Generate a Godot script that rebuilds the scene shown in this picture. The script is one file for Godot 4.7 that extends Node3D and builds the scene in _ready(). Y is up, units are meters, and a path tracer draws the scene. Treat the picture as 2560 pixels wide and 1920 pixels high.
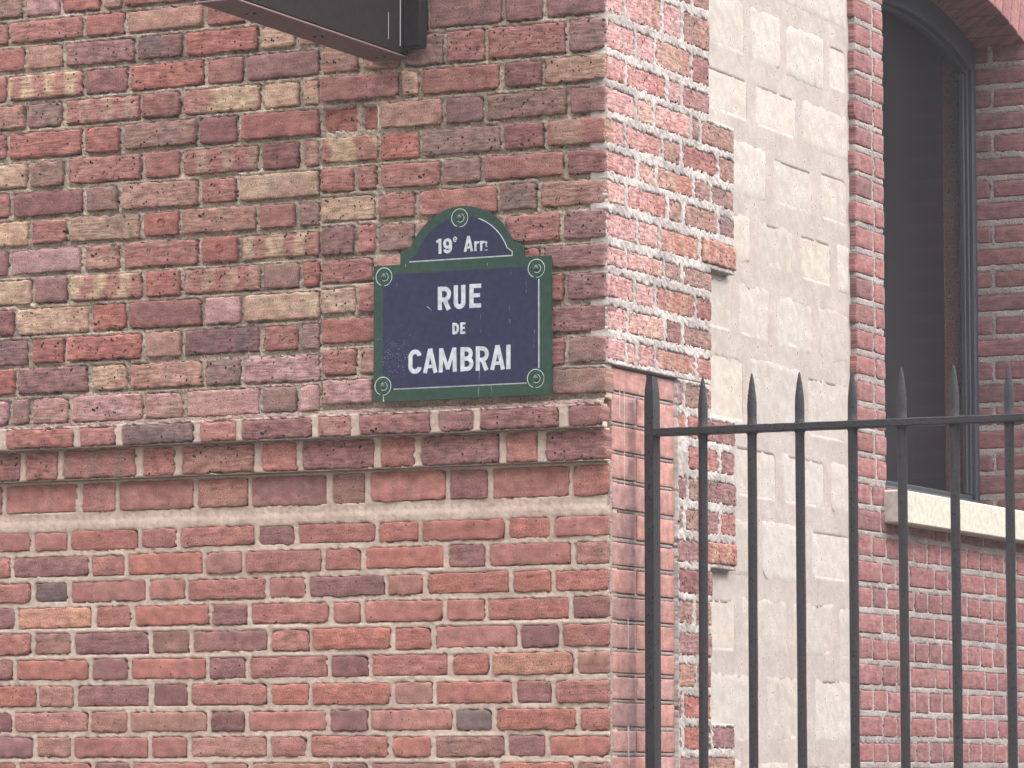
extends Node3D
# A street corner: rough brick front wall with an enamel street sign, a stepped brick plinth, a lime-smeared
# side wall bonded to a whitewashed block infill, a brick wall with an arched window, and iron railings.
# World: the corner is the line x = 0, z = 0; the front wall runs to -x and faces +z; the side wall runs to -z and faces +x.
# Brick tables: [face offset m, bottom mm, top mm, "start_mm tone end_mm ..."]; ^ = brick stands proud, _ = set back, x = no brick.

const FRONT_LEFT := [
	[0, 3832, 3908, "-2615 o-2393 m-2276 p-2054 b-1937 y-1715 r-1595 D-1363 c-1245 t-1009 r-889 b-825"],
	[0, 3755, 3832, "-2623 t-2401 o-2284 m-2062 t-1945 y-1723 b-1602 r-1360 r-1241 T-1003 w-879 t-826"],
	[0, 3679, 3755, "-2644 b-2422 r-2305 t-2083 m-1966 b-1744 p-1626 o-1495 t-1427 r-1197 o-1068 m-980 t-828"],
	[0, 3606, 3679, "-2584 r-2467 r-2245 o-2128 y-1906 r-1789 r-1551 o-1419 t-1174 o-1046 r-828"],
	[0, 3530, 3606, "-2637 t-2415 p-2298 b-2076 r-1959 o-1737 t-1614 m-1386 M-1237 o-1006 y-892 t-827"],
	[0, 3449, 3530, "-2588 p-2471 p-2249 m-2132 r-1910 r-1793 Y-1549 w-1408 o-1170 r-1050 m-827"],
	[0, 3371, 3449, "-2633 r-2411 o-2294 t-2072 w-1955 t-1733 b-1613 T-1369 w-1241 Y-998 y-879 y-826"],
	[0, 3290, 3371, "-2585 t-2468 r-2246 m-2129 t-1907 r-1790 o-1550 o-1429 b-1191 w-1067 o-826"],
	[0, 3208, 3290, "-2623 t-2401 o-2284 m-2062 t-1945 y-1723 b-1602 r-1360 r-1241 T-1003 w-879 t-826"],
	[0, 3129, 3208, "-2574 w-2457 r-2235 w-2118 t-1896 r-1779 w-1543 b-1432 t-1187 r-1068 y-825"],
	[0, 3051, 3129, "-2615 o-2393 m-2276 p-2054 b-1937 y-1715 r-1595 D-1363 c-1245 t-1009 r-889 b-825"],
	[0, 2971, 3051, "-2577 r-2460 t-2238 y-2121 m-1899 w-1782 p-1547 t-1426 r-1182 c-1064 Y-824"],
	[0, 2891, 2971, "-2605 t-2383 r-2266 t-2044 p-1927 y-1705 m-1591 Y-1357 o-1237 T-995 b-879 o-824"],
	[0, 2808, 2891, "-2555 b-2438 m-2216 p-2099 t-1877 w-1760 y-1522 o-1407 w-1171 p-1051 y-823"],
	[0, 2728, 2808, "-2613 y-2391 b-2274 t-2052 b-1935 m-1713 o-1598 o-1355 t-1234 M-996 r-882 b-823"],
	[0, 2647, 2728, "-2549 t-2432 t-2210 m-2093 o-1871 o-1754 m-1522 y-1402 t-1170 b-1053 p-823"],
	[0, 2566, 2647, "-2671 y-2449 r-2332 r-2110 r-1993 p-1771 b-1707 p-1582 p-1352 p-1228 p-998 b-884 p-822"],
]
const FRONT_RIGHT := [
	[0, 3803, 3880, "-824 m-715 r-654 b-539 r-414 r-293 r-126 m0"],
	[0, 3727, 3803, "-825 r-715 r-650 r-465 b-349 r-115 w0"],
	[0, 3650, 3727, "-828 r-609 m-470 t-180 m0"],
	[0, 3544, 3650, "-827 r-617 t-509 m-289 m-174 m0"],
	[0, 3450, 3544, "-827 t-704 t-583 b-459 r-340 r-109 b0"],
	[0, 3372, 3450, "-826 r^-588 y-530 r-295 w-177 T0"],
	[0, 3291, 3372, "-826 o_-709 o_-650 t-461 m-344 b-108 m0"],
	[0, 3211, 3291, "-825 Y-650 o-530 b-293 w-170 T0"],
	[0, 3136, 3211, "-825 r-715 r-650 r-465 b-349 r-115 w0"],
	[0, 3057, 3136, "-825 y-656 r-539 r-304 k-190 t0"],
	[0, 2971, 3057, "-824 m-715 r-654 b-539 r-414 r-293 r-126 m0"],
	[0, 2898, 2971, "-824 r-660 t-539 r-398 r-239 r-182 m0"],
	[0, 2817, 2898, "-823 y-712 r-606 r-439 m-274 r-115 m0"],
	[0, 2738, 2817, "-823 o-614 r-480 m-315 r-168 m0"],
	[0, 2657, 2738, "-822 r-709 t-606 r-439 w-233 r-113 b0"],
	[0, 2580, 2657, "-822 p-656 p-522 p-397 p-164 b0"],
]
const FRONT_LOWER := [
	[0.006, 2501, 2560, "-2588 y-2471 p-2249 p-2132 t-1910 r-1793 r-1557 r-1426 N-1185 p-1058 m-831 t-711 m-481 m-359 m-119 m-10"],
	[-0.02, 2418, 2501, "-2640 r-2418 m-2301 o-2079 w-1962 m-1740 r-1622 T-1378 r-1255 t-1014 r-890 m-660 r-544 m-302 p-190 m-10"],
	[-0.044, 2326, 2418, "-2612 t-2495 y-2273 m-2156 b-1934 r-1817 r-1577 r-1457 r-1216 t-1051 m-813 b-700 r-469 m-347 r-119 r-12"],
	[-0.044, 2224, 2289, "-2623 w-2401 b-2284 w-2062 o-1945 r-1723 r-1607 o-1386 r-1267 r-1031 m-911 r-672 o-547 o-299 o-174 r-12"],
	[-0.044, 2154, 2224, "-2584 r-2467 w-2245 m-2128 p-1906 r-1789 m-1540 r-1426 o-1187 p-1068 r-832 r-712 o-472 m-355 r-115 t-12"],
	[-0.044, 2086, 2154, "-2621 m-2399 t-2282 m-2060 r-1943 r-1721 K-1606 r-1361 r-1239 r-996 r-876 m-645 r-531 o-287 o-169 o-12"],
	[-0.044, 2018, 2086, "-2567 t-2450 o-2228 w-2111 r-1889 m-1772 O-1526 r-1405 o-1167 m-1049 r-807 r-715 r-477 r-358 o-120 w-12"],
	[-0.044, 1948, 2018, "-2616 w-2394 r-2277 r-2055 y-1938 r-1716 b-1593 m-1352 b-1226 m-989 r-867 o-625 o-510 r-267 w-148 r-12"],
	[-0.044, 1878, 1948, "-2570 r-2453 w-2231 t-2114 r-1892 m-1775 o-1537 m-1415 o-1176 m-1054 r-812 w-692 r-461 o-346 O-107 t-12"],
	[-0.044, 1807, 1878, "-2601 o-2379 w-2262 t-2040 w-1923 o-1701 t-1583 m-1348 w-1230 r-988 o-866 o-627 t-507 o-279 m-169 r-12"],
	[-0.044, 1740, 1807, "-2573 m-2456 t-2234 r-2117 b-1895 w-1778 p-1536 t-1415 t-1172 w-1055 r-815 m-694 p-449 K-336 o-101 r-12"],
	[-0.044, 1673, 1740, "-2608 t-2386 o-2269 t-2047 y-1930 m-1708 t-1589 r-1349 r-1230 t-990 r-872 r-633 o-509 b-300 m-186 o-12"],
	[-0.044, 1604, 1673, "-2557 r-2440 w-2218 o-2101 b-1879 r-1762 r-1525 m-1406 r-1170 t-1046 t-806 m-693 m-453 m-326 o-108 b-12"],
	[-0.044, 1537, 1604, "-2608 t-2386 o-2269 t-2047 y-1930 m-1708 t-1589 r-1349 r-1230 t-990 r-872 r-633 o-509 b-300 m-186 o-12"],
	[-0.044, 1471, 1537, "-2557 r-2440 w-2218 o-2101 b-1879 r-1762 r-1525 m-1406 r-1170 t-1046 t-806 m-693 m-453 m-326 o-108 b-12"],
	[-0.044, 1404, 1471, "-2608 t-2386 o-2269 t-2047 y-1930 m-1708 t-1589 r-1349 r-1230 t-990 r-872 r-633 o-509 b-300 m-186 o-12"],
]
const SIDE_UPPER := [
	[0, 3805, 3883, "0 p181 p303 T541 w660"],
	[0, 3728, 3805, "0 p181 p303 T541 w660"],
	[0, 3650, 3728, "0 p30 T116 p243 m409 w543 b662"],
	[0, 3544, 3650, "0 p115 T352 p478 b661"],
	[0, 3450, 3544, "0 p181 p303 T541 w660"],
	[0, 3372, 3450, "0 o124 o378 p476 m663"],
	[0, 3291, 3372, "0 p184 y295 p532 m598 b827"],
	[0, 3211, 3291, "0 p119 r352 b468 w717 b826"],
	[0, 3136, 3211, "0 r188 y310 T549 b665 b825"],
	[0, 3057, 3136, "0 y121 o383 b483 b713 k829"],
	[0, 2971, 3057, "0 p191 p327 T589 T^828"],
	[0, 2898, 2971, "0 p120 t358 b475 b669"],
	[0, 2817, 2898, "0 r170 p301 T556 w671"],
	[0, 2738, 2817, "0 p127 y359 w473 b667"],
	[0, 2661, 2738, "0 p116 y182 r303 T559 r666"],
]
const SIDE_OLD := [
	[0, 2580, 2661, "432 m484 b615 b668"],
	[0, 2499, 2580, "432 r496 r622 m823"],
	[0, 2418, 2499, "432 x499 r714 m817"],
	[0, 2337, 2418, "432 m503 b622 m826"],
	[0, 2256, 2337, "432 b481 b613 m715 r825"],
	[0, 2175, 2256, "432 m615 T^824"],
	[0, 2094, 2175, "432 w665"],
	[0, 2013, 2094, "432 b541 b662"],
	[0, 1932, 2013, "432 m663"],
	[0, 1851, 1932, "432 t553 w660"],
	[0, 1770, 1851, "432 m468 o654"],
	[0, 1689, 1770, "432 m462 o651 m815"],
	[0, 1608, 1689, "432 m583 b814"],
	[0, 1527, 1608, "432 r535 w813"],
]
const PILASTER := [
	[-0.01, 2593, 2660, "0 r268 r449"],
	[-0.01, 2514, 2593, "0 p205 r449"],
	[-0.01, 2442, 2514, "0 r267 o449"],
	[-0.01, 2370, 2442, "0 p204 o449"],
	[-0.01, 2296, 2370, "0 p266 r449"],
	[-0.01, 2222, 2296, "0 m203 o449"],
	[-0.01, 2154, 2222, "0 p265 o449"],
	[-0.01, 2084, 2154, "0 r202 r449"],
	[-0.01, 2017, 2084, "0 m264 r449"],
	[-0.01, 1946, 2017, "0 p201 o449"],
	[-0.01, 1885, 1946, "0 o262 o449"],
	[-0.01, 1819, 1885, "0 p200 p449"],
	[-0.01, 1750, 1819, "0 m261 o449"],
	[-0.01, 1686, 1750, "0 p199 r449"],
	[-0.01, 1619, 1686, "0 r260 p449"],
	[-0.01, 1553, 1619, "0 r198 r449"],
	[-0.01, 1486, 1553, "0 p259 r449"],
]
const WINDOW_WALL := [
	[0, 3895, 3970, "1721 w1862 p1958"],
	[0, 3821, 3895, "1714 w1875 o1958"],
	[0, 3746, 3821, "1721 r1862 o1958"],
	[0, 3672, 3746, "1714 w1875 p1958"],
	[0, 3597, 3672, "1721 m1862 o1958"],
	[0, 3523, 3597, "1714 w1875 o1958"],
	[0, 3448, 3523, "1721 m1862 p1958"],
	[0, 3374, 3448, "1714 r1875 p1958"],
	[0, 3299, 3374, "1721 m1862 p1958"],
	[0, 3225, 3299, "1714 r1875 o1958"],
	[0, 3150, 3225, "1721 r1862 o1958"],
	[0, 3075, 3150, "1714 r1875 o1958"],
	[0, 3001, 3075, "1721 m1862 o1958"],
	[0, 2926, 3001, "1714 w1875 o1958"],
	[0, 2852, 2926, "1721 w1862 o1958"],
	[0, 2777, 2852, "1714 r1875 p1958"],
	[0, 2703, 2777, "1721 r1862 p1958"],
	[0, 2628, 2703, "1714 r1875 p1958"],
	[0, 2554, 2628, "1721 w1862 p1958"],
	[0, 2479, 2554, "1714 r1875 o1958"],
	[0, 2405, 2479, "1710 r1720 r1836 r1951 r2067 w2182 r2298 r2413 w2529 r2644 r2760 r2875 r2991 r3106 r3222 w3337 w3453"],
	[0, 2330, 2405, "1710 m1910 r2026 r2141 r2356 r2472 r2587 r2802 r2918 r3033 w3248 r3364 w3479"],
	[0, 2255, 2330, "1710 r1720 r1836 r1951 w2067 r2182 r2298 r2413 r2529 r2644 r2760 r2875 r2991 r3106 r3222 r3337 r3453"],
	[0, 2181, 2255, "1710 r1910 r2026 r2141 r2356 w2472 r2587 r2802 r2918 r3033 m3248 r3364 r3479"],
	[0, 2106, 2181, "1710 r1720 r1836 m1951 r2067 r2182 m2298 w2413 w2529 r2644 w2760 r2875 r2991 r3106 r3222 m3337 r3453"],
	[0, 2032, 2106, "1710 r1910 r2026 w2141 w2356 w2472 r2587 m2802 r2918 r3033 r3248 r3364 r3479"],
	[0, 1957, 2032, "1710 r1720 r1836 r1951 r2067 r2182 w2298 m2413 w2529 r2644 r2760 r2875 w2991 r3106 r3222 r3337 m3453"],
	[0, 1883, 1957, "1710 r1910 m2026 r2141 r2356 r2472 r2587 r2802 r2918 r3033 r3248 r3364 r3479"],
	[0, 1808, 1883, "1710 r1720 r1836 r1951 r2067 r2182 w2298 w2413 r2529 r2644 r2760 r2875 m2991 r3106 r3222 w3337 r3453"],
	[0, 1734, 1808, "1710 r1910 r2026 r2141 r2356 r2472 r2587 r2802 r2918 w3033 r3248 r3364 r3479"],
	[0, 1659, 1734, "1710 r1720 r1836 r1951 r2067 r2182 w2298 m2413 r2529 r2644 r2760 r2875 r2991 r3106 r3222 r3337 w3453"],
	[0, 1585, 1659, "1710 r1910 w2026 r2141 w2356 w2472 r2587 r2802 r2918 r3033 r3248 r3364 r3479"],
	[0, 1510, 1585, "1710 w1720 r1836 r1951 r2067 r2182 r2298 r2413 r2529 r2644 r2760 r2875 r2991 r3106 r3222 r3337 r3453"],
]
const BLOCKS := [
	[-0.02, 3964, 4164, "500 s784 s1152 s1725"],
	[-0.02, 3764, 3964, "500 s1355 s1725"],
	[-0.02, 3562, 3764, "500 s973 s1227 s1547 s1725"],
	[-0.02, 3377, 3562, "500 s996 s1342 s1725"],
	[-0.02, 3181, 3377, "500 s1116 s1468 s1725"],
	[-0.02, 2991, 3181, "500 s1007 s1314 s1609 s1725"],
	[-0.02, 2786, 2991, "500 s876 s1138 s1452 s1725"],
	[-0.02, 2549, 2786, "500 s959 s1363 s1725"],
	[-0.02, 2348, 2549, "500 s845 s1183 s1540 s1725"],
	[-0.02, 2140, 2348, "500 s1037 s1385 s1725"],
	[-0.02, 1932, 2140, "500 s894 s1249 s1593 s1725"],
	[-0.02, 1693, 1932, "500 s1058 s1407 s1725"],
	[-0.02, 1493, 1693, "500 s916 s1255 s1584 s1725"],
	[-0.02, 1293, 1493, "500 s1024 s1310 s1725"],
]

var rng := RandomNumberGenerator.new()
var n_low := FastNoiseLite.new()
var n_mid := FastNoiseLite.new()
var n_hi := FastNoiseLite.new()
var M := {}
var used := {}
var PAL := {}

func srgb(r: float, g: float, b: float) -> Color:
	return Color(r / 255.0, g / 255.0, b / 255.0).srgb_to_linear()

func _ready() -> void:
	rng.seed = 77
	setup_camera_and_light()
	setup_noise()
	setup_materials()
	setup_palettes()
	build_ground()
	build_front_upper()
	build_front_lower()
	build_side_upper()
	build_pilaster()
	build_blocks()
	build_window_wall()
	build_bracket_beam()
	build_sign()
	build_fence()
	build_added_yard_building()
	build_added_town_house()
	build_added_side_house()

func setup_camera_and_light() -> void:
	var cam := Camera3D.new()
	cam.name = "camera"
	add_child(cam)
	cam.position = Vector3(4.18302, 1.65, 9.03555)
	cam.rotation = Vector3(deg_to_rad(5.4949), deg_to_rad(26.2), 0)
	cam.fov = 10.9672
	cam.near = 0.1
	cam.far = 900.0
	cam.current = true
	var sky_mat := ProceduralSkyMaterial.new()
	sky_mat.sky_top_color = Color(0.95, 0.955, 0.98)
	sky_mat.sky_horizon_color = Color(0.60, 0.60, 0.61)
	sky_mat.sky_curve = 0.25
	sky_mat.ground_bottom_color = Color(0.42, 0.41, 0.40)
	sky_mat.ground_horizon_color = Color(0.60, 0.59, 0.58)
	sky_mat.sun_angle_max = 0.0
	var sky := Sky.new()
	sky.sky_material = sky_mat
	var env := Environment.new()
	env.background_mode = Environment.BG_SKY
	env.sky = sky
	env.background_energy_multiplier = 2.0
	env.tonemap_mode = Environment.TONE_MAPPER_LINEAR
	env.tonemap_exposure = 3.5
	env.fog_enabled = true
	env.fog_density = 0.0021
	env.fog_light_color = Color(0.86, 0.85, 0.87)
	env.sdfgi_enabled = true
	env.ssao_enabled = true
	env.ssil_enabled = true
	var we := WorldEnvironment.new()
	we.name = "world_environment"
	we.environment = env
	add_child(we)
	var sun := DirectionalLight3D.new()
	sun.name = "sun"
	sun.light_energy = 0.30
	sun.light_color = Color(1.0, 0.97, 0.94)
	sun.light_angular_distance = 14.0
	sun.shadow_enabled = true
	add_child(sun)
	sun.look_at_from_position(Vector3(0.95, 1.15, -0.10) * 10.0, Vector3.ZERO, Vector3.UP)

func setup_noise() -> void:
	for n in [[n_low, 11, 9.0], [n_mid, 23, 38.0], [n_hi, 35, 120.0]]:
		var f: FastNoiseLite = n[0]
		f.seed = n[1]
		f.noise_type = FastNoiseLite.TYPE_SIMPLEX_SMOOTH
		f.frequency = n[2]
		f.fractal_type = FastNoiseLite.FRACTAL_FBM
		f.fractal_octaves = 3

# ------------------------------------------------------------------ textures
func noise_img(size: Vector2i, freq: float, sd: int, type := FastNoiseLite.TYPE_SIMPLEX_SMOOTH, oct := 3, stretch := 1, ret := FastNoiseLite.RETURN_DISTANCE, seamless := false) -> PackedByteArray:
	var f := FastNoiseLite.new()
	f.seed = sd
	f.noise_type = type
	f.frequency = freq
	f.fractal_octaves = oct
	f.fractal_type = FastNoiseLite.FRACTAL_FBM if oct > 1 else FastNoiseLite.FRACTAL_NONE
	f.cellular_return_type = ret
	var im: Image
	if seamless:
		im = f.get_seamless_image(size.x, size.y, false, false, 0.15, false)
	else:
		im = f.get_image(size.x / stretch, size.y, false, false, false)
	if stretch > 1:
		im.resize(size.x, size.y, Image.INTERPOLATE_CUBIC)
	im.convert(Image.FORMAT_L8)
	return im.get_data()

func brick_textures(n: int, pits: float, streaks: float, grain: float, sd: int) -> Array:
	var s := Vector2i(n, n)
	var a := noise_img(s, 0.16, sd, FastNoiseLite.TYPE_SIMPLEX_SMOOTH, 4)
	var b := noise_img(s, 0.018, sd + 1)
	var st := noise_img(s, 0.06, sd + 2, FastNoiseLite.TYPE_SIMPLEX_SMOOTH, 3, 6)
	var ce := noise_img(s, 0.035, sd + 3, FastNoiseLite.TYPE_CELLULAR, 1)
	var pm := noise_img(s, 0.012, sd + 4)
	var alb := PackedByteArray()
	var hgt := PackedByteArray()
	alb.resize(n * n * 3)
	hgt.resize(n * n)
	for i in n * n:
		var fa := a[i] / 255.0 - 0.5
		var fb := b[i] / 255.0 - 0.5
		var fs := st[i] / 255.0 - 0.5
		# pits: hollow specks of uneven size
		var pit := clampf((pits * (0.28 + (pm[i] / 255.0 - 0.5) * 3.0) + fa * 0.12 + fs * 0.12 - ce[i] / 255.0) * 22.0, 0.0, 1.0)
		# fine cracks and drag marks where the streak noise runs low
		var cr := clampf((-fs - 0.30 + fa * 0.16) * 9.0, 0.0, 1.0) * streaks
		var fl := clampf((fa - 0.16 - (pm[i] / 255.0 - 0.5) * 0.35) * 7.0, 0.0, 1.0) * 0.22 * streaks
		var v := 0.80 + fa * 0.46 * grain + fb * 0.24 + fs * 0.42 * streaks + fl
		v = clampf(v, 0.4, 1.0) * (1.0 - 0.80 * pit) * (1.0 - 0.55 * cr)
		var q := int(clampf(v, 0.0, 1.0) * 255.0)
		alb[i * 3] = q
		alb[i * 3 + 1] = int(q * (1.0 - 0.03 * fb))
		alb[i * 3 + 2] = int(q * (1.0 + 0.04 * minf(fb, 0.0)))
		hgt[i] = int(clampf(0.6 + fa * 0.5 * grain + fs * 0.5 * streaks + fb * 0.3 - pit * 0.55 - cr * 0.35, 0.0, 1.0) * 255.0)
	var im := Image.create_from_data(n, n, false, Image.FORMAT_RGB8, alb)
	var nm := Image.create_from_data(n, n, false, Image.FORMAT_L8, hgt)
	nm.convert(Image.FORMAT_RGBA8)
	nm.bump_map_to_normal_map(5.0)
	return [ImageTexture.create_from_image(im), ImageTexture.create_from_image(nm)]

func grain_textures(n: int, sd: int, speck: float, bump: float, con := 1.0) -> Array:
	var s := Vector2i(n, n)
	var a := noise_img(s, 0.22, sd, FastNoiseLite.TYPE_SIMPLEX_SMOOTH, 4, 1, FastNoiseLite.RETURN_DISTANCE, true)
	var b := noise_img(s, 0.02, sd + 1, FastNoiseLite.TYPE_SIMPLEX_SMOOTH, 4, 1, FastNoiseLite.RETURN_DISTANCE, true)
	var ce := noise_img(s, 0.06, sd + 3, FastNoiseLite.TYPE_CELLULAR, 1, 1, FastNoiseLite.RETURN_DISTANCE, true)
	var alb := PackedByteArray()
	var hgt := PackedByteArray()
	alb.resize(n * n * 3)
	hgt.resize(n * n)
	for i in n * n:
		var fa := a[i] / 255.0 - 0.5
		var fb := b[i] / 255.0 - 0.5
		var pit := clampf((speck + fa * 0.10 + fb * 0.20 - ce[i] / 255.0) * 18.0, 0.0, 1.0)
		var v := clampf(0.88 + (fa * 0.30 + fb * 0.22) * con, 0.4, 1.0) * (1.0 - 0.6 * pit)
		var q := int(v * 255.0)
		alb[i * 3] = q
		alb[i * 3 + 1] = int(q * (0.995 - 0.02 * absf(fb)))
		alb[i * 3 + 2] = int(q * (0.985 - 0.05 * absf(fb)))
		hgt[i] = int(clampf(0.55 + fa * 0.7 + fb * 0.3 - pit * 0.4, 0.0, 1.0) * 255.0)
	var im := Image.create_from_data(n, n, false, Image.FORMAT_RGB8, alb)
	var nm := Image.create_from_data(n, n, false, Image.FORMAT_L8, hgt)
	nm.convert(Image.FORMAT_RGBA8)
	nm.bump_map_to_normal_map(bump)
	return [ImageTexture.create_from_image(im), ImageTexture.create_from_image(nm)]

func vc_mat(tex: Array, rough: float, nscale: float, tri := 0.0, spec := 0.3) -> StandardMaterial3D:
	var m := StandardMaterial3D.new()
	m.vertex_color_use_as_albedo = true
	m.albedo_texture = tex[0]
	m.normal_enabled = true
	m.normal_texture = tex[1]
	m.normal_scale = nscale
	m.roughness = rough
	m.metallic_specular = spec
	if tri > 0.0:
		m.uv1_triplanar = true
		m.uv1_world_triplanar = true
		m.uv1_scale = Vector3.ONE * tri
	return m

func paint(c: Color, rough: float, spec := 0.5, tex: Array = [], tri := 4.0, nscale := 0.5) -> StandardMaterial3D:
	var m := StandardMaterial3D.new()
	m.albedo_color = c
	m.roughness = rough
	m.metallic_specular = spec
	if tex.size() > 0:
		m.albedo_texture = tex[0]
		m.normal_enabled = true
		m.normal_texture = tex[1]
		m.normal_scale = nscale
		m.uv1_triplanar = true
		m.uv1_world_triplanar = true
		m.uv1_scale = Vector3.ONE * tri
	return m

func setup_materials() -> void:
	var rough := brick_textures(900, 0.105, 1.0, 1.0, 100)
	var plain := brick_textures(700, 0.05, 0.6, 1.0, 200)
	var sleek := brick_textures(600, 0.03, 0.25, 0.5, 300)
	var mort := grain_textures(512, 400, 0.10, 5.0)
	var lime := grain_textures(512, 500, 0.015, 3.0)
	M.rough = vc_mat(rough, 0.92, 1.0)
	M.plain = vc_mat(plain, 0.9, 0.8)
	M.sleek = vc_mat(sleek, 0.85, 0.5)
	M.mortar = vc_mat(mort, 0.95, 1.0, 4.0)
	M.lime = vc_mat(lime, 0.95, 0.8, 2.6)
	M.joint = vc_mat(grain_textures(512, 450, 0.02, 4.0), 0.95, 0.7, 4.0)
	M.wash = vc_mat(grain_textures(512, 550, 0.03, 3.0, 0.55), 0.95, 0.35, 2.1)
	M.backing = paint(Color8(140, 96, 88), 0.95, 0.3, mort, 3.0)
	M.iron = paint(Color8(52, 51, 54), 0.6, 0.4, mort, 2.2, 0.3)
	M.steel = paint(Color8(42, 38, 39), 0.9, 0.2, lime, 4.0, 0.3)
	M.primer = paint(Color8(130, 108, 102), 0.75, 0.4, lime, 4.0, 0.3)
	M.frame = paint(Color8(50, 54, 62), 0.7, 0.5, lime, 5.0, 0.3)
	M.sill = paint(Color8(206, 201, 188), 0.85, 0.3, lime, 3.0, 0.5)
	M.room = paint(Color8(98, 96, 94), 0.95, 0.3)
	M.screw = paint(Color8(52, 46, 46), 0.7, 0.4)
	M.bolt = paint(Color8(70, 86, 82), 0.4, 0.5)
	M.bolt.metallic = 0.4
	M.stone = paint(Color8(170, 160, 148), 0.95, 0.3, mort, 0.6)
	M.lime_white = paint(Color8(206, 204, 204), 0.9, 0.3)
	M.render = paint(Color8(122, 116, 114), 0.95, 0.3, mort, 0.6)
	M.corner = paint(Color8(178, 166, 158), 0.95, 0.3, mort, 4.0, 1.0)
	M.mark = paint(Color8(150, 92, 80), 0.9, 0.3)
	M.ground = paint(Color8(92, 90, 88), 0.95, 0.3, mort, 0.8)
	var g := StandardMaterial3D.new()
	g.albedo_color = Color(0.30, 0.32, 0.35, 0.03)
	g.transparency = BaseMaterial3D.TRANSPARENCY_ALPHA
	g.roughness = 0.03
	g.metallic_specular = 0.17
	M.glass = g

func setup_palettes() -> void:
	# each tone: [base, second colour, share of the second colour, banded?]
	PAL.old = {
		"r": [srgb(158, 92, 86), srgb(176, 116, 102), 0.45, 0], "o": [srgb(182, 104, 84), srgb(160, 84, 76), 0.45, 0],
		"m": [srgb(130, 92, 96), srgb(150, 106, 104), 0.5, 0], "w": [srgb(130, 78, 80), srgb(148, 94, 90), 0.4, 0],
		"y": [srgb(202, 174, 132), srgb(190, 144, 116), 0.5, 0], "t": [srgb(186, 142, 116), srgb(166, 114, 100), 0.5, 0],
		"b": [srgb(134, 112, 100), srgb(152, 112, 100), 0.5, 0], "k": [srgb(108, 100, 98), srgb(128, 96, 94), 0.45, 0],
		"p": [srgb(176, 124, 122), srgb(190, 146, 140), 0.5, 0], "K": [srgb(118, 100, 104), srgb(86, 82, 88), 0.6, 0],
		"Y": [srgb(196, 168, 124), srgb(164, 98, 90), 0.5, 1], "T": [srgb(170, 132, 108), srgb(164, 94, 86), 0.5, 1],
		"N": [srgb(124, 104, 108), srgb(90, 84, 88), 0.5, 0], "M": [srgb(122, 80, 86), srgb(92, 86, 92), 0.35, 2], "D": [srgb(186, 150, 116), srgb(116, 102, 88), 0.45, 2]}
	PAL.low = {
		"r": [srgb(166, 98, 92), srgb(182, 118, 106), 0.5, 0], "o": [srgb(184, 108, 88), srgb(172, 100, 90), 0.5, 0],
		"m": [srgb(132, 88, 92), srgb(152, 104, 102), 0.5, 0], "w": [srgb(126, 80, 84), srgb(140, 92, 92), 0.4, 0],
		"b": [srgb(156, 112, 98), srgb(138, 100, 94), 0.5, 0], "t": [srgb(178, 128, 110), srgb(166, 112, 100), 0.5, 0],
		"p": [srgb(184, 122, 110), srgb(170, 112, 108), 0.5, 0], "O": [srgb(206, 146, 112), srgb(190, 126, 102), 0.5, 0],
		"K": [srgb(112, 100, 100), srgb(92, 88, 90), 0.5, 0], "T": [srgb(150, 112, 104), srgb(164, 102, 94), 0.5, 1]}
	PAL.clean = {
		"r": [srgb(182, 122, 116), srgb(194, 138, 128), 0.5, 0], "o": [srgb(200, 134, 118), srgb(188, 126, 116), 0.5, 0],
		"m": [srgb(154, 116, 120), srgb(170, 130, 128), 0.5, 0], "p": [srgb(194, 142, 134), srgb(176, 128, 126), 0.5, 0]}
	PAL.far = {
		"r": [srgb(139, 81, 86), srgb(150, 95, 97), 0.5, 0], "w": [srgb(126, 76, 80), srgb(137, 87, 92), 0.5, 0],
		"m": [srgb(115, 74, 82), srgb(130, 87, 92), 0.5, 0], "o": [srgb(159, 98, 96), srgb(148, 91, 92), 0.5, 0],
		"p": [srgb(156, 104, 105), srgb(145, 95, 97), 0.5, 0]}

	# fired clay: tones drawn a little towards a mauve grey
	for set_name in PAL:
		for k in PAL[set_name]:
			for i in 2:
				var c: Color = PAL[set_name][k][i]
				var l := c.r * 0.30 + c.g * 0.55 + c.b * 0.15
				c = c.lerp(Color(l * 1.06, l * 0.97, l * 1.0), 0.22 if set_name == "low" else 0.31)
				PAL[set_name][k][i] = c.lerp(srgb(164, 114, 104), 0.22) * Color(1.38, 1.40, 1.33)

# ------------------------------------------------------------------ helpers
func numbered(called: String) -> String:
	used[called] = used.get(called, -1) + 1
	return called if used[called] == 0 else "%s_%03d" % [called, used[called]]

func thing(called: String, label: String, category: String, at := Vector3.ZERO, turn := 0.0, group := "") -> Node3D:
	var o := Node3D.new()
	o.name = numbered(called)
	add_child(o)
	o.position = at
	o.rotation.y = turn
	o.set_meta("label", label)
	o.set_meta("category", category)
	o.set_meta("kind", "thing")
	if group != "":
		o.set_meta("group", group)
	return o

func piece(called: String, mesh: Mesh, mat: Material, parent: Node, at := Vector3.ZERO) -> MeshInstance3D:
	var o := MeshInstance3D.new()
	o.name = called
	o.mesh = mesh
	o.material_override = mat
	o.position = at
	parent.add_child(o, true)
	return o

# a box with bevelled edges, from corner a to corner b
func bevel_box(a: Vector3, b: Vector3, e: float) -> ArrayMesh:
	var st := SurfaceTool.new()
	st.begin(Mesh.PRIMITIVE_TRIANGLES)
	add_bevel_box(st, a, b, e)
	st.generate_normals()
	return st.commit()

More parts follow.
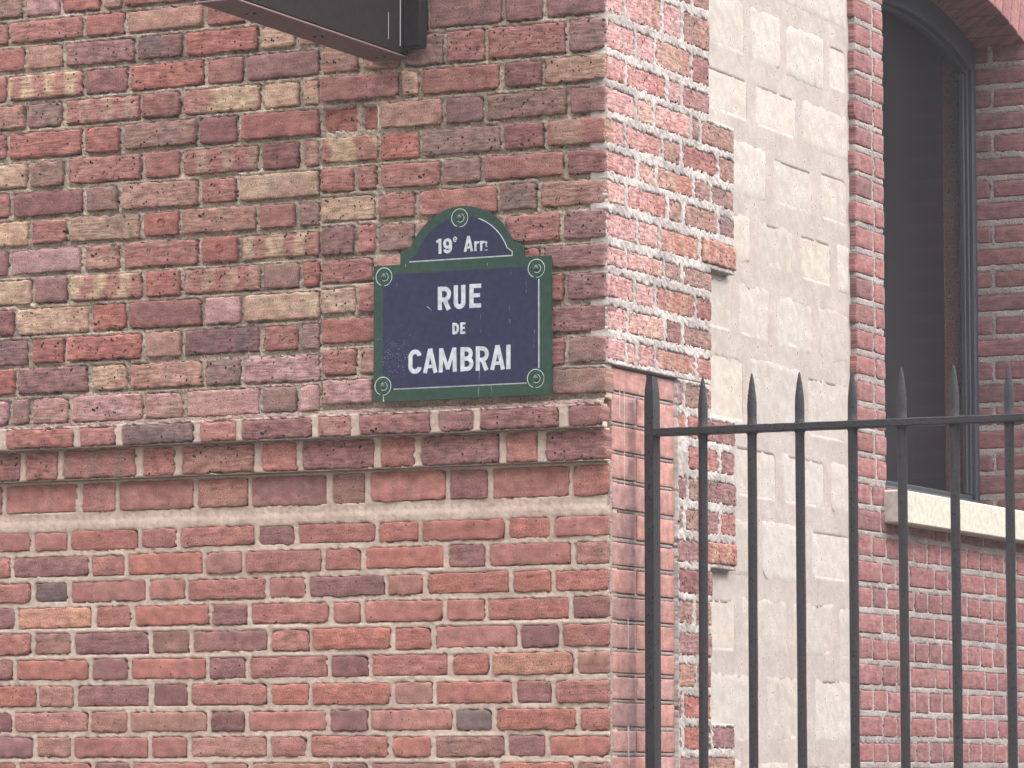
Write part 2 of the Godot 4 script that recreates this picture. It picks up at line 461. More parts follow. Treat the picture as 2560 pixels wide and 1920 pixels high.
func add_bevel_box(st: SurfaceTool, a: Vector3, b: Vector3, e: float) -> void:
	st.set_smooth_group(-1)
	var c := (a + b) / 2.0
	var h := (b - a) / 2.0
	for ax in 3:
		var u := (ax + 1) % 3
		var w := (ax + 2) % 3
		for s in [-1.0, 1.0]:
			var q := []
			for k in [[-1, -1], [1, -1], [1, 1], [-1, 1]]:
				var p := Vector3.ZERO
				p[ax] = s * h[ax]
				p[u] = k[0] * (h[u] - e)
				p[w] = k[1] * (h[w] - e)
				q.append(c + p)
			quad(st, q, s > 0)
		# the four bevels parallel to this axis
		for su in [-1.0, 1.0]:
			for sw in [-1.0, 1.0]:
				var q2 := []
				for k in [[-1, 0], [1, 0], [1, 1], [-1, 1]]:
					var p := Vector3.ZERO
					p[ax] = k[0] * (h[ax] - e)
					p[u] = su * (h[u] - (e if k[1] == 1 else 0.0))
					p[w] = sw * (h[w] - (0.0 if k[1] == 1 else e))
					q2.append(c + p)
				quad(st, q2, su * sw > 0)
	for sx in [-1.0, 1.0]:
		for sy in [-1.0, 1.0]:
			for sz in [-1.0, 1.0]:
				var p0 := c + Vector3(sx * h.x, sy * (h.y - e), sz * (h.z - e))
				var p1 := c + Vector3(sx * (h.x - e), sy * h.y, sz * (h.z - e))
				var p2 := c + Vector3(sx * (h.x - e), sy * (h.y - e), sz * h.z)
				if sx * sy * sz > 0:
					tri(st, p0, p2, p1)
				else:
					tri(st, p0, p1, p2)

func tri(st: SurfaceTool, a: Vector3, b: Vector3, c: Vector3) -> void:
	st.add_vertex(a)
	st.add_vertex(b)
	st.add_vertex(c)

func quad(st: SurfaceTool, q: Array, flip: bool) -> void:
	if flip:
		tri(st, q[0], q[2], q[1])
		tri(st, q[0], q[3], q[2])
	else:
		tri(st, q[0], q[1], q[2])
		tri(st, q[0], q[2], q[3])

# a turned shape about y: profile points (radius, y) from the bottom up
func lathe(prof: Array, seg: int, wob := 0.0) -> ArrayMesh:
	var st := SurfaceTool.new()
	st.begin(Mesh.PRIMITIVE_TRIANGLES)
	st.set_smooth_group(0)
	var off := rng.randf() * 50.0
	for j in prof.size() - 1:
		for i in seg:
			var q := []
			for k in [[i, j], [i + 1, j], [i + 1, j + 1], [i, j + 1]]:
				var an := TAU * float(k[0] % seg) / seg
				var p: Vector2 = prof[k[1]]
				var r := p.x * (1.0 + wob * n_mid.get_noise_2d(off + p.y * 0.6, an * 0.01))
				q.append(Vector3(cos(an) * r, p.y, sin(an) * r))
			quad(st, q, false)
	st.generate_normals()
	return st.commit()

# ------------------------------------------------------------------ bricks
# One brick: front face at z = 0, uneven outline, rounded arrises, dented face, colours mottled through the clay.
func brick_mesh(w: float, h: float, tone: Array, o: Dictionary, u: float, v: float) -> ArrayMesh:
	var dep: float = o.depth
	var step: float = o.step
	var e1: float = o.edge * 0.42
	var e2: float = o.edge
	var xs := axis_steps(w, e1, e2, step)
	var ys := axis_steps(h, e1, e2, step * 0.9)
	var nx := xs.size()
	var ny := ys.size()
	var sd := rng.randf() * 300.0
	var amp: float = o.outline
	var rc := []
	for k in 4:
		rc.append(o.corner * (0.35 + rng.randf() * 1.0) * (2.6 if rng.randf() < o.chip else 1.0))
	var tone_jitter := 1.0 + (rng.randf() - 0.5) * 0.16
	var warm := (rng.randf() - 0.5) * 0.05
	var base: Color = tone[0]
	var alt: Color = tone[1]
	var share: float = tone[2]
	var mode: int = tone[3]
	var blob := Vector2((rng.randf() - 0.5) * w * 0.7, (rng.randf() - 0.5) * h * 0.4)
	var blob_r := 0.014 + rng.randf() * 0.02
	var bump: float = o.bump
	var drop: float = o.get("drop", 0.85)
	var tilt: Vector2 = Vector2(rng.randf() - 0.5, rng.randf() - 0.5) * o.tilt
	var uvo := Vector2(rng.randf() * 0.45, rng.randf() * 0.8)
	var white: float = o.get("white", 0.0)
	var st := SurfaceTool.new()
	st.begin(Mesh.PRIMITIVE_TRIANGLES)
	st.set_smooth_group(0)
	for layer in 2:
		for j in ny:
			for i in nx:
				var border := i == 0 or j == 0 or i == nx - 1 or j == ny - 1
				if layer == 1 and not border:
					continue
				var x: float = xs[i]
				var y: float = ys[j]
				# ragged outline
				var fx := x / (w * 0.5)
				var fy := y / (h * 0.5)
				var ex := amp * (0.6 + n_mid.get_noise_2d(sd + y, 7.0 * signf(x) + sd) * 1.6)
				var ey := amp * (0.6 + n_mid.get_noise_2d(sd + x, 31.0 + 7.0 * signf(y)) * 1.6 + n_hi.get_noise_2d(sd + x, 3.0) * 0.3)
				x -= signf(x) * ex * absf(fx) * absf(fx)
				y -= signf(y) * ey * absf(fy) * absf(fy)
				var r: float = rc[(1 if x > 0 else 0) + (2 if y > 0 else 0)]
				r = minf(r, h * 0.42)
				var cc := Vector2((w * 0.5 - amp * 0.6 - r) * signf(x), (h * 0.5 - amp * 0.6 - r) * signf(y))
				var dd := Vector2(x, y) - cc
				if dd.x * signf(x) > 0.0 and dd.y * signf(y) > 0.0 and dd.length() > r:
					dd = dd.normalized() * r
					x = cc.x + dd.x
					y = cc.y + dd.y
				# face relief
				var z := n_low.get_noise_2d(sd + x * 0.8, sd - y) * bump * 1.3 + n_mid.get_noise_2d(sd + x * 0.7, sd + y * 1.6) * bump + n_hi.get_noise_2d(sd + x * 0.5, sd + y) * bump * 0.35
				z += tilt.x * x + tilt.y * y
				var ed := mini(mini(i, nx - 1 - i), mini(j, ny - 1 - j))
				if ed == 0:
					z -= e2 * drop
				elif ed == 1:
					z -= e2 * drop * 0.26
				if layer == 1:
					z = -dep
				# clay colour
				var m := 0.0
				if mode == 1:
					m = 0.82 * smoothstep(-0.14, 0.14, sin((x + n_low.get_noise_2d(sd, y * 0.4) * 0.03) * (55.0 + 40.0 * sin(sd)) + sd) + n_low.get_noise_2d(sd + x, 9.0 + y * 0.5) * 0.9)
				elif mode == 2:
					m = smoothstep(blob_r * 1.3, blob_r * 0.5, (Vector2(x, y) - blob).length() + n_mid.get_noise_2d(sd + x, y) * 0.012) + smoothstep(0.1, 0.5, n_low.get_noise_2d(sd + x, y - sd)) * 0.5
					m = clampf(m, 0.0, 1.0)
				else:
					m = clampf(share + n_low.get_noise_2d(sd + x * 0.9, sd + y * 1.8) * 1.1 + n_mid.get_noise_2d(sd + x * 0.4, y * 1.5) * 0.35, 0.0, 1.0)
				var c := base.lerp(alt, m)
				c = c * (tone_jitter * (1.0 + n_mid.get_noise_2d(x * 0.6 + sd, y + 50.0) * 0.16))
				c.r *= 1.0 + warm
				c.b *= 1.0 - warm
				if white > 0.0:
					var ww := white * smoothstep(0.46, 0.16, u + x + n_low.get_noise_2d(u + x, v + y) * 0.12)
					var film := clampf(ww * (0.42 + 0.9 * n_mid.get_noise_2d((u + x) * 1.3, (v + y) * 0.45) + 0.5 * n_hi.get_noise_2d(u + x, (v + y) * 0.5)), 0.0, 0.9)
					c = c.lerp(srgb(212, 200, 196), film)
					c = c.lerp(srgb(208, 128, 122), 0.35 * ww)
				c.a = 1.0
				st.set_color(c)
				st.set_uv(Vector2((x + w * 0.5) / 0.5 + uvo.x, (h * 0.5 - y) / 0.5 + uvo.y))
				st.add_vertex(Vector3(x, y, z))
	for j in ny - 1:
		for i in nx - 1:
			var p := j * nx + i
			for t in [p, p + nx, p + 1, p + 1, p + nx, p + nx + 1]:
				st.add_index(t)
	# sides: walk round the border
	var ring := []
	for i in nx:
		ring.append(Vector2i(i, 0))
	for j in range(1, ny):
		ring.append(Vector2i(nx - 1, j))
	for i in range(nx - 2, -1, -1):
		ring.append(Vector2i(i, ny - 1))
	for j in range(ny - 2, 0, -1):
		ring.append(Vector2i(0, j))
	var back := {}
	var bi := nx * ny
	for j in ny:
		for i in nx:
			if i == 0 or j == 0 or i == nx - 1 or j == ny - 1:
				back[Vector2i(i, j)] = bi
				bi += 1
	for k in ring.size():
		var a: Vector2i = ring[k]
		var b: Vector2i = ring[(k + 1) % ring.size()]
		var fa := a.y * nx + a.x
		var fb := b.y * nx + b.x
		for t in [fa, fb, back[a], fb, back[b], back[a]]:
			st.add_index(t)
	st.generate_normals()
	st.generate_tangents()
	return st.commit()

func axis_steps(w: float, e1: float, e2: float, step: float) -> PackedFloat32Array:
	var r := PackedFloat32Array()
	r.append(-w * 0.5)
	r.append(-w * 0.5 + e1)
	var n := maxi(2, int(round((w - 2.0 * e2) / step)))
	for i in n + 1:
		r.append(-w * 0.5 + e2 + (w - 2.0 * e2) * i / n)
	r.append(w * 0.5 - e1)
	r.append(w * 0.5)
	return r

# Lay all bricks of a table on PARENT (local x along the wall, y up, z out). Returns the rows for the mortar:
# [[v0, v1, face z, [[u0, u1, v0, v1], ...]], ...]
func lay(parent: Node3D, table: Array, o: Dictionary, called := "brick") -> Array:
	var rows := []
	var pal: Dictionary = o.pal
	for row in table:
		var parts: PackedStringArray = row[3].split(" ")
		var ul := float(parts[0]) / 1000.0
		var v0: float = row[1] / 1000.0
		var v1: float = row[2] / 1000.0
		var list := []
		for k in range(1, parts.size()):
			var s := parts[k]
			var tone := s[0]
			var i := 1
			var dz := 0.0
			var stamp := false
			if s[1] == "^":
				dz = 0.005
				i = 2
			if tone == "c":
				tone = "o"
				stamp = true
			elif s[1] == "_":
				dz = -0.022
				i = 2
			var ur := float(s.substr(i)) / 1000.0
			if tone != "x" and ur - ul > 0.025:
				var ja: float = o.ju * 0.5 * rng.randf_range(0.7, 1.3)
				var jb: float = o.ju * 0.5 * rng.randf_range(0.7, 1.3)
				if absf(ul) < 0.001:
					ja = o.get("start_gap", 0.0)
				if k == parts.size() - 1:
					jb = o.get("end_gap", 0.0)
				var jt: float = o.jv * 0.5 * rng.randf_range(0.75, 1.25)
				var jd: float = o.jv * 0.5 * rng.randf_range(0.75, 1.25)
				var w := ur - ul - ja - jb
				var h := v1 - v0 - jt - jd
				var hmax: float = o.get("hmax", 1.0)
				if h > hmax:
					jt += (h - hmax) * 0.5
					jd += (h - hmax) * 0.5
					h = hmax
				var cu := ul + ja + w * 0.5
				var cv := v0 + jd + h * 0.5
				var z: float = row[0] + dz + rng.randf_range(-1.0, 1.0) * o.zj
				var b := piece(called, brick_mesh(w, h, pal.get(tone, PAL.old.get(tone)), o, cu, cv), o.get("mat2", o.mat) if rng.randf() < 0.35 else o.mat, parent, Vector3(cu, cv, z))
				b.rotation.z = rng.randf_range(-1.0, 1.0) * o.get("turn", 0.006)
				if stamp:
					var ring := TorusMesh.new()
					ring.inner_radius = 0.0095
					ring.outer_radius = 0.0118
					ring.rings = 24
					ring.ring_segments = 6
					var mk := piece("maker_mark", ring, M.mark, b, Vector3(0.002, 0.004, 0.0012))
					mk.rotation.x = PI / 2
				list.append([cu - w * 0.5, cu + w * 0.5, cv - h * 0.5, cv + h * 0.5])
			ul = ur
		rows.append([v0, v1, row[0], list])
	return rows

# One mortar bed behind the bricks of ROWS: it stands at the face less RECESS in the joints and falls away under the bricks.
func mortar_bed(parent: Node3D, rows: Array, u0: float, u1: float, v0: float, v1: float, res: float, o: Dictionary, mat: Material, face := 0.0, called := "mortar") -> MeshInstance3D:
	var nu := int(ceil((u1 - u0) / res)) + 1
	var nv := int(ceil((v1 - v0) / res)) + 1
	var st := SurfaceTool.new()
	st.begin(Mesh.PRIMITIVE_TRIANGLES)
	st.set_smooth_group(0)
	var ca: Color = o.ca
	var cb: Color = o.cb
	var rag: float = o.rag
	var over: float = o.over
	var rec: float = o.recess
	var amp: float = o.amp
	var rake: float = o.get("rake", 0.0)
	var dist := PackedFloat32Array()
	dist.resize(nu * nv)
	for j in nv:
		var v := v0 + (v1 - v0) * j / (nv - 1)
		var line := PackedFloat32Array()
		line.resize(nu)
		line.fill(0.05)
		var side := PackedFloat32Array()
		side.resize(nu)
		for row in rows:
			if v < row[0] - 0.02 or v > row[1] + 0.02:
				continue
			for r in row[3]:
				var dy := maxf(r[2] - v, v - r[3])
				var ia := maxi(0, int((r[0] - 0.03 - u0) / res))
				var ib := mini(nu - 1, int((r[1] + 0.03 - u0) / res) + 1)
				for i in range(ia, ib + 1):
					var u := u0 + (u1 - u0) * i / (nu - 1)
					var dx := maxf(r[0] - u, u - r[1])
					var s := maxf(dx, dy)
					if dx > 0.0 and dy > 0.0:
						s = sqrt(dx * dx + dy * dy)
					if s < line[i]:
						line[i] = s
						side[i] = clampf((r[2] - v) / 0.004, 0.0, 1.0) - clampf((v - r[3]) / 0.004, 0.0, 1.0)
		for i in nu:
			var u := u0 + (u1 - u0) * i / (nu - 1)
			var d := line[i]
			dist[j * nu + i] = d
			var s := d
			var z := face - rec
			var hi := 0.0
			if d > -over - 0.02:
				hi = n_hi.get_noise_2d(u, v)
				s = d + over + rag * (n_mid.get_noise_2d(u * 1.2, v * 1.2) * 1.3 + hi * 0.8)
				z += amp * (n_mid.get_noise_2d(u * 1.4 + 40.0, v * 1.4) * 0.9 + hi * 0.7 + n_low.get_noise_2d(u, v + 20.0) * 0.5)
			z -= rake * side[i]
			var sink := smoothstep(0.0, -0.006, s)
			z = lerpf(z, face - 0.034, sink)
			var c := ca.lerp(cb, clampf(0.5 + n_low.get_noise_2d(u * 0.7 + 70.0, v * 0.7) * 1.2 + hi * 0.5, 0.0, 1.0))
			c.a = 1.0
			st.set_color(c)
			st.add_vertex(Vector3(u, v, z))
	for j in nv - 1:
		for i in nu - 1:
			var p := j * nu + i
			var deep := -over - 0.016
			if dist[p] < deep and dist[p + 1] < deep and dist[p + nu] < deep and dist[p + nu + 1] < deep:
				continue
			for t in [p, p + nu, p + 1, p + 1, p + nu, p + nu + 1]:
				st.add_index(t)
	# edges turned back into the wall
	var edge := []
	for i in nu:
		edge.append(i)
	for j in range(1, nv):
		edge.append(j * nu + nu - 1)
	for i in range(nu - 2, -1, -1):
		edge.append((nv - 1) * nu + i)
	for j in range(nv - 2, 0, -1):
		edge.append(j * nu)
	var base := nu * nv
	for e in edge:
		var jj: int = e / nu
		var ii: int = e % nu
		st.set_color(ca.lerp(cb, 0.5))
		st.add_vertex(Vector3(u0 + (u1 - u0) * ii / (nu - 1), v0 + (v1 - v0) * jj / (nv - 1), face - 0.045))
	for k in edge.size():
		var k2 := (k + 1) % edge.size()
		for t in [edge[k], edge[k2], base + k, edge[k2], base + k2, base + k]:
			st.add_index(t)
	st.generate_normals()
	return piece(called, st.commit(), mat, parent)

func box_part(called: String, a: Vector3, b: Vector3, mat: Material, parent: Node, e := 0.004) -> MeshInstance3D:
	return piece(called, bevel_box(a, b, e), mat, parent)

# ------------------------------------------------------------------ setting
func build_ground() -> void:
	var pm := PlaneMesh.new()
	pm.size = Vector2(400, 400)
	var g := piece("ground", pm, M.ground, self)
	g.set_meta("kind", "structure")
	g.set_meta("label", "grey street paving at the foot of the walls")

func build_front_upper() -> void:
	var w := thing("brick_wall", "rough weathered brick wall of mixed red, purple and yellow bricks carrying the blue street sign", "brick wall")
	var o := {"pal": PAL.old, "mat": M.rough, "mat2": M.plain, "depth": 0.05, "step": 0.0105, "edge": 0.0048, "outline": 0.0030, "corner": 0.006, "chip": 0.22, "bump": 0.0017, "tilt": 0.04, "ju": 0.012, "jv": 0.0115, "zj": 0.0034, "turn": 0.008}
	var rows := lay(w, FRONT_LEFT, o)
	rows += lay(w, FRONT_RIGHT, o)
	mortar_bed(w, rows, -2.62, -0.006, 2.572, 3.90, 0.0056, {"ca": srgb(224, 210, 192), "cb": srgb(182, 168, 152), "rag": 0.0056, "over": 0.0022, "recess": 0.0098, "amp": 0.0056, "rake": 0.0060}, M.mortar)
	box_part("backing", Vector3(-9, 2.60, -0.38), Vector3(-0.055, 7.0, -0.045), M.backing, w)

func build_front_lower() -> void:
	var w := thing("brick_wall", "smoother reddish brick plinth with wide beige joints and stepped string course under the rough wall", "brick wall")
	var o := {"pal": PAL.low, "mat": M.plain, "mat2": M.sleek, "depth": 0.05, "step": 0.0105, "edge": 0.0036, "outline": 0.0030, "corner": 0.007, "chip": 0.34, "bump": 0.0011, "tilt": 0.02, "ju": 0.0125, "jv": 0.0125, "zj": 0.0018, "turn": 0.007}
	var band := o.duplicate()
	band.ju = 0.018
	band.jv = 0.003
	band.outline = 0.0042
	band.edge = 0.006
	band.mat = M.rough
	band.mat2 = M.plain
	band.pal = PAL.low
	var top := lay(w, FRONT_LOWER.slice(0, 1), band)
	var mid := lay(w, FRONT_LOWER.slice(1, 2), band)
	var rest := lay(w, FRONT_LOWER.slice(2), o)
	var mc := {"ca": srgb(214, 195, 180), "cb": srgb(200, 180, 166), "rag": 0.0024, "over": 0.0024, "recess": 0.0025, "amp": 0.0022, "rake": 0.0016}
	var t0: Array = top[0]
	var m0: Array = mid[0]
	# string course: mortar of each step, with soffits and a weathered slope on top
	mortar_bed(w, top, -2.62, -0.016, t0[0] + 0.001, t0[1] + 0.001, 0.006, mc, M.joint, 0.006)
	mortar_bed(w, mid, -2.62, -0.016, m0[0] + 0.001, m0[1] - 0.0005, 0.006, mc, M.joint, -0.020)
	mortar_bed(w, rest, -2.62, -0.013, 1.36, m0[0] - 0.0005, 0.006, mc, M.joint, -0.044)
	slope(w, t0[1], 0.001, t0[1] + 0.014, -0.010)
	box_part("backing", Vector3(-9, t0[0] + 0.003, -0.30), Vector3(-0.07, t0[1] - 0.001, -0.012), M.backing, w)
	box_part("backing", Vector3(-9, m0[0] + 0.003, -0.30), Vector3(-0.07, m0[1] - 0.001, -0.035), M.backing, w)
	box_part("backing", Vector3(-9, 0.0, -0.38), Vector3(-0.08, m0[0] - 0.001, -0.090), M.backing, w)

# the mortar weathering on top of the string course
func slope(w: Node3D, va: float, za: float, vb: float, zb: float) -> void:
	var st := SurfaceTool.new()
	st.begin(Mesh.PRIMITIVE_TRIANGLES)
	st.set_smooth_group(0)
	var nu := 440
	var nv := 6
	for j in nv + 1:
		for i in nu + 1:
			var u := -2.62 + 2.612 * i / nu
			var f := float(j) / nv
			var wob := n_mid.get_noise_2d(u * 0.9, f * 0.04) * 0.006 + n_hi.get_noise_2d(u, f * 0.02) * 0.003
			var c := srgb(190, 168, 158).lerp(srgb(156, 128, 122), clampf(0.4 + n_low.get_noise_2d(u, 3.0 + f * 0.05) * 1.5, 0.0, 1.0))
			st.set_color(c)
			st.add_vertex(Vector3(u, lerpf(va, vb, f) + wob * 0.6 * sin(f * PI), lerpf(za, zb, f * f) + wob))
	for j in nv:
		for i in nu:
			var p := j * (nu + 1) + i
			for t in [p, p + nu + 1, p + 1, p + 1, p + nu + 1, p + nu + 2]:
				st.add_index(t)
	st.generate_normals()
	piece("weathering", st.commit(), M.mortar, w)

func build_side_upper() -> void:
	var w := thing("brick_wall", "side wall of old bricks smeared with pale lime mortar, toothed into the whitewashed blocks", "brick wall", Vector3.ZERO, PI / 2)
	var o := {"pal": PAL.old, "mat": M.rough, "depth": 0.05, "step": 0.0070, "edge": 0.0050, "outline": 0.0026, "corner": 0.007, "chip": 0.25, "bump": 0.0012, "tilt": 0.02, "ju": 0.016, "jv": 0.020, "zj": 0.0015, "white": 1.0, "start_gap": 0.004, "turn": 0.01}
	var rows := lay(w, SIDE_UPPER, o)
	var old := o.duplicate()
	old.white = 0.0
	old.start_gap = 0.006
	rows += lay(w, SIDE_OLD, old)
	var mc := {"ca": srgb(200, 193, 189), "cb": srgb(168, 161, 158), "rag": 0.0075, "over": 0.0022, "recess": -0.0008, "amp": 0.0030}
	# the bed follows the toothing: three widths
	mortar_bed(w, rows, 0.005, 0.655, 2.661, 3.88, 0.0048, mc, M.lime)
	mortar_bed(w, rows, 0.436, 0.648, 1.45, 2.6605, 0.0048, mc, M.lime)
	mortar_bed(w, rows, 0.6555, 0.818, 2.972, 3.372, 0.0048, mc, M.lime)
	mortar_bed(w, rows, 0.6485, 0.816, 2.177, 2.578, 0.0048, mc, M.lime)
	mortar_bed(w, rows, 0.6485, 0.806, 1.450, 1.768, 0.0048, mc, M.lime)
	box_part("backing", Vector3(0.02, 2.665, -0.36), Vector3(0.645, 7.0, -0.04), M.backing, w)
	box_part("backing", Vector3(0.44, 0.0, -0.36), Vector3(0.64, 2.655, -0.04), M.backing, w)
	box_part("backing", Vector3(0.645, 2.975, -0.30), Vector3(0.81, 3.37, -0.036), M.backing, w)
	box_part("backing", Vector3(0.64, 2.180, -0.30), Vector3(0.81, 2.575, -0.036), M.backing, w)

func build_pilaster() -> void:
	var w := thing("brick_pilaster", "smooth clean brick pier with thin grey joints behind the iron railing post", "brick pier", Vector3.ZERO, PI / 2)
	var o := {"pal": PAL.clean, "mat": M.sleek, "depth": 0.05, "step": 0.012, "edge": 0.0022, "outline": 0.0007, "corner": 0.002, "chip": 0.05, "bump": 0.0004, "tilt": 0.006, "ju": 0.007, "jv": 0.0110, "zj": 0.0008, "turn": 0.003, "start_gap": 0.053, "end_gap": 0.002}
	var rows := lay(w, PILASTER, o)
	mortar_bed(w, rows, 0.054, 0.431, 1.45, 2.655, 0.006, {"ca": srgb(182, 170, 164), "cb": srgb(162, 152, 147), "rag": 0.0008, "over": 0.0, "recess": 0.0026, "amp": 0.0008}, M.mortar, -0.010)
	# the upright joint where the pier meets the front wall
	box_part("corner_joint", Vector3(0.0470, 1.40, -0.022), Vector3(0.0545, 2.42, -0.0092), M.corner, w, 0.003)
	# dried white runs on the face
	for d in [[0.128, 2.375, 2.60], [0.128, 2.30, 2.37], [0.10, 2.53, 2.61], [0.145, 1.73, 1.80], [0.150, 1.66, 1.76], [0.148, 1.95, 2.03], [0.30, 2.52, 2.58], [0.33, 2.5, 2.6]]:
		box_part("lime_run", Vector3(d[0], d[1], -0.0115), Vector3(d[0] + 0.0013, d[2], -0.0093), M.lime_white, w, 0.0003)
	box_part("backing", Vector3(0.10, 0.0, -0.33), Vector3(0.429, 2.654, -0.05), M.backing, w)

func build_blocks() -> void:
	var w := thing("block_wall", "whitewashed stone block infill with broad rendered joints between two brick walls", "block wall", Vector3.ZERO, PI / 2)
	var o := {"pal": {"s": [srgb(192, 186, 179), srgb(188, 180, 171), 0.45, 0]}, "mat": M.wash, "depth": 0.04, "step": 0.022, "edge": 0.024, "drop": 0.15, "outline": 0.0050, "corner": 0.02, "chip": 0.3, "bump": 0.0007, "tilt": 0.003, "ju": 0.022, "jv": 0.034, "zj": 0.0010, "turn": 0.004}
	var rows := lay(w, BLOCKS, o, "block")
	mortar_bed(w, rows, 0.45, 1.738, 1.30, 4.16, 0.010, {"ca": srgb(186, 178, 172), "cb": srgb(177, 168, 162), "rag": 0.002, "over": 0.030, "recess": 0.0007, "amp": 0.0005}, M.wash, -0.02)
	box_part("backing", Vector3(0.40, 0.0, -0.36), Vector3(1.736, 7.0, -0.064), M.sill, w)

func build_window_wall() -> void:
	var w := thing("brick_wall", "dark red brick wall in header courses with an arched window and cream sill", "brick wall", Vector3.ZERO, PI / 2)
	var UL := 1.9575
	var UR := 3.2576
	var SP := 4.003
	var o := {"pal": PAL.far, "mat": M.plain, "depth": 0.05, "step": 0.014, "edge": 0.0045, "outline": 0.0016, "corner": 0.005, "chip": 0.15, "bump": 0.0008, "tilt": 0.012, "ju": 0.012, "jv": 0.0165, "zj": 0.001, "turn": 0.004, "start_gap": 0.0, "end_gap": 0.0}
	var up := []
	var low := []
	for r in WINDOW_WALL:
		(up if r[2] > 2440 else low).append(r)
	var rows := lay(w, up, o) + lay(w, low, o)
	var mc := {"ca": srgb(182, 173, 170), "cb": srgb(158, 150, 147), "rag": 0.0030, "over": 0.0026, "recess": 0.0022, "amp": 0.0026}
	mortar_bed(w, rows, 1.730, UL - 0.006, 2.465, 4.10, 0.0065, mc, M.mortar)
	mortar_bed(w, rows, 1.730, 3.40, 1.45, 2.4645, 0.0065, mc, M.mortar)
	box_part("backing", Vector3(1.741, 0, -0.30), Vector3(UL - 0.010, 7.0, -0.036), M.backing, w)
	box_part("backing", Vector3(UL - 0.009, 0, -0.30), Vector3(7.0, 2.385, -0.036), M.backing, w)
	box_part("backing", Vector3(UR + 0.02, 2.386, -0.30), Vector3(7.0, 7.0, -0.006), M.backing, w)
	box_part("backing", Vector3(UL - 0.009, 4.27, -0.30), Vector3(UR + 0.019, 7.0, -0.006), M.backing, w)
	# right reveal: faces the front
	var rev := Node3D.new()
	rev.name = "reveal"
	w.add_child(rev)
	rev.position = Vector3(UR, 0, -0.22)
	rev.rotation.y = -PI / 2
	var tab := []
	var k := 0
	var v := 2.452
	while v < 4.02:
		tab.append([0.0, v * 1000.0, (v + 0.0745) * 1000.0, "0 m98 w225" if k % 2 == 0 else ("0 w30 m225" if k % 4 == 1 else "0 w225")])  # darker brick tones picked here, putting the recess shade into their colour
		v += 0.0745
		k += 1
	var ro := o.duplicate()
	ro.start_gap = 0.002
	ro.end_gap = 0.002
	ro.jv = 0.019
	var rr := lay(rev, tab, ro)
	mortar_bed(rev, rr, 0.0, 0.218, 2.452, 4.02, 0.007, mc, M.mortar)
	# arch: a ring of bricks on edge, each the depth of the reveal
	var arch := Node3D.new()
	arch.name = "arch"
	w.add_child(arch)
	var R := 2.1
	var cu := (UL + UR) * 0.5
	var half := asin(0.655 / R)
	var cv := SP - sqrt(R * R - 0.65 * 0.65)
	arch.position = Vector3(cu, cv, 0)
	var n := 17
	for i in n:
		var a := lerpf(-half, half, (i + 0.5) / n)
		var hw := half / n * R - 0.0055
		var b := piece("brick", wedge(hw, hw * 1.09, R, R + 0.222, 0.222, [PAL.far.r, PAL.far.p, PAL.far.w, PAL.far.o][rng.randi() % 4]), M.plain, arch)
		b.rotation.z = -a
	var fill := SurfaceTool.new()
	fill.begin(Mesh.PRIMITIVE_TRIANGLES)
	ring_strip(fill, R + 0.005, R + 0.25, -half - 0.01, half + 0.01, -0.219, -0.005, 40)
	fill.generate_normals()
	piece("mortar", fill.commit(), paint(Color8(190, 181, 177), 0.95, 0.3, [M.mortar.albedo_texture, M.mortar.normal_texture], 4.0), arch)
	build_window(w, UL, UR, SP, cu, cv, R, half)
	# sill
	var sm := bevel_box(Vector3(UL - 0.022, 2.366, -0.20), Vector3(UR + 0.05, 2.4625, 0.056), 0.004)
	piece("sill", sm, M.sill, w)

func wedge(h0: float, h1: float, r0: float, r1: float, dep: float, tone: Array) -> ArrayMesh:
	var st := SurfaceTool.new()
	st.begin(Mesh.PRIMITIVE_TRIANGLES)
	st.set_smooth_group(-1)
	var c: Color = (tone[0] as Color).lerp(tone[1], rng.randf())
	var e := 0.003
	var q := []
	for z in [0.0, -e, -dep]:
		var g := e if z == 0.0 else 0.0
		q.append([Vector3(-h0 + g, r0 + g, z), Vector3(h0 - g, r0 + g, z), Vector3(h1 - g, r1 - g, z), Vector3(-h1 + g, r1 - g, z)])
	var uvo := Vector2(rng.randf() * 0.4, rng.randf() * 0.5)
	st.set_color(c * rng.randf_range(0.92, 1.08))
	var faces := [[q[0][0], q[0][1], q[0][2], q[0][3]], [q[2][1], q[2][0], q[2][3], q[2][2]]]
	for l in 2:
		for k in 4:
			var k2 := (k + 1) % 4
			faces.append([q[l + 1][k], q[l + 1][k2], q[l][k2], q[l][k]])
	for f in faces:
		for t in [0, 2, 1, 0, 3, 2]:
			var p: Vector3 = f[t]
			st.set_uv(uvo + Vector2(p.x + p.z, p.y - r0) / 0.5)
			st.add_vertex(p)
	st.generate_normals()
	st.generate_tangents()
	return st.commit()

# a curved bar: ring sector between radii r0 and r1 about z, from angle -a to a off the vertical, z0..z1
func ring_strip(st: SurfaceTool, r0: float, r1: float, a0: float, a1: float, z0: float, z1: float, seg: int) -> void:
	st.set_smooth_group(-1)
	for i in seg:
		var s := lerpf(a0, a1, float(i) / seg)
		var t := lerpf(a0, a1, float(i + 1) / seg)
		var ds := Vector3(sin(s), cos(s), 0)
		var dt := Vector3(sin(t), cos(t), 0)
		var f := Vector3(0, 0, z1)
		var b := Vector3(0, 0, z0)
		quad(st, [ds * r0 + f, dt * r0 + f, dt * r1 + f, ds * r1 + f], true)
		quad(st, [ds * r0 + b, dt * r0 + b, dt * r1 + b, ds * r1 + b], false)
		quad(st, [ds * r0 + b, dt * r0 + b, dt * r0 + f, ds * r0 + f], true)
		quad(st, [ds * r1 + b, dt * r1 + b, dt * r1 + f, ds * r1 + f], false)

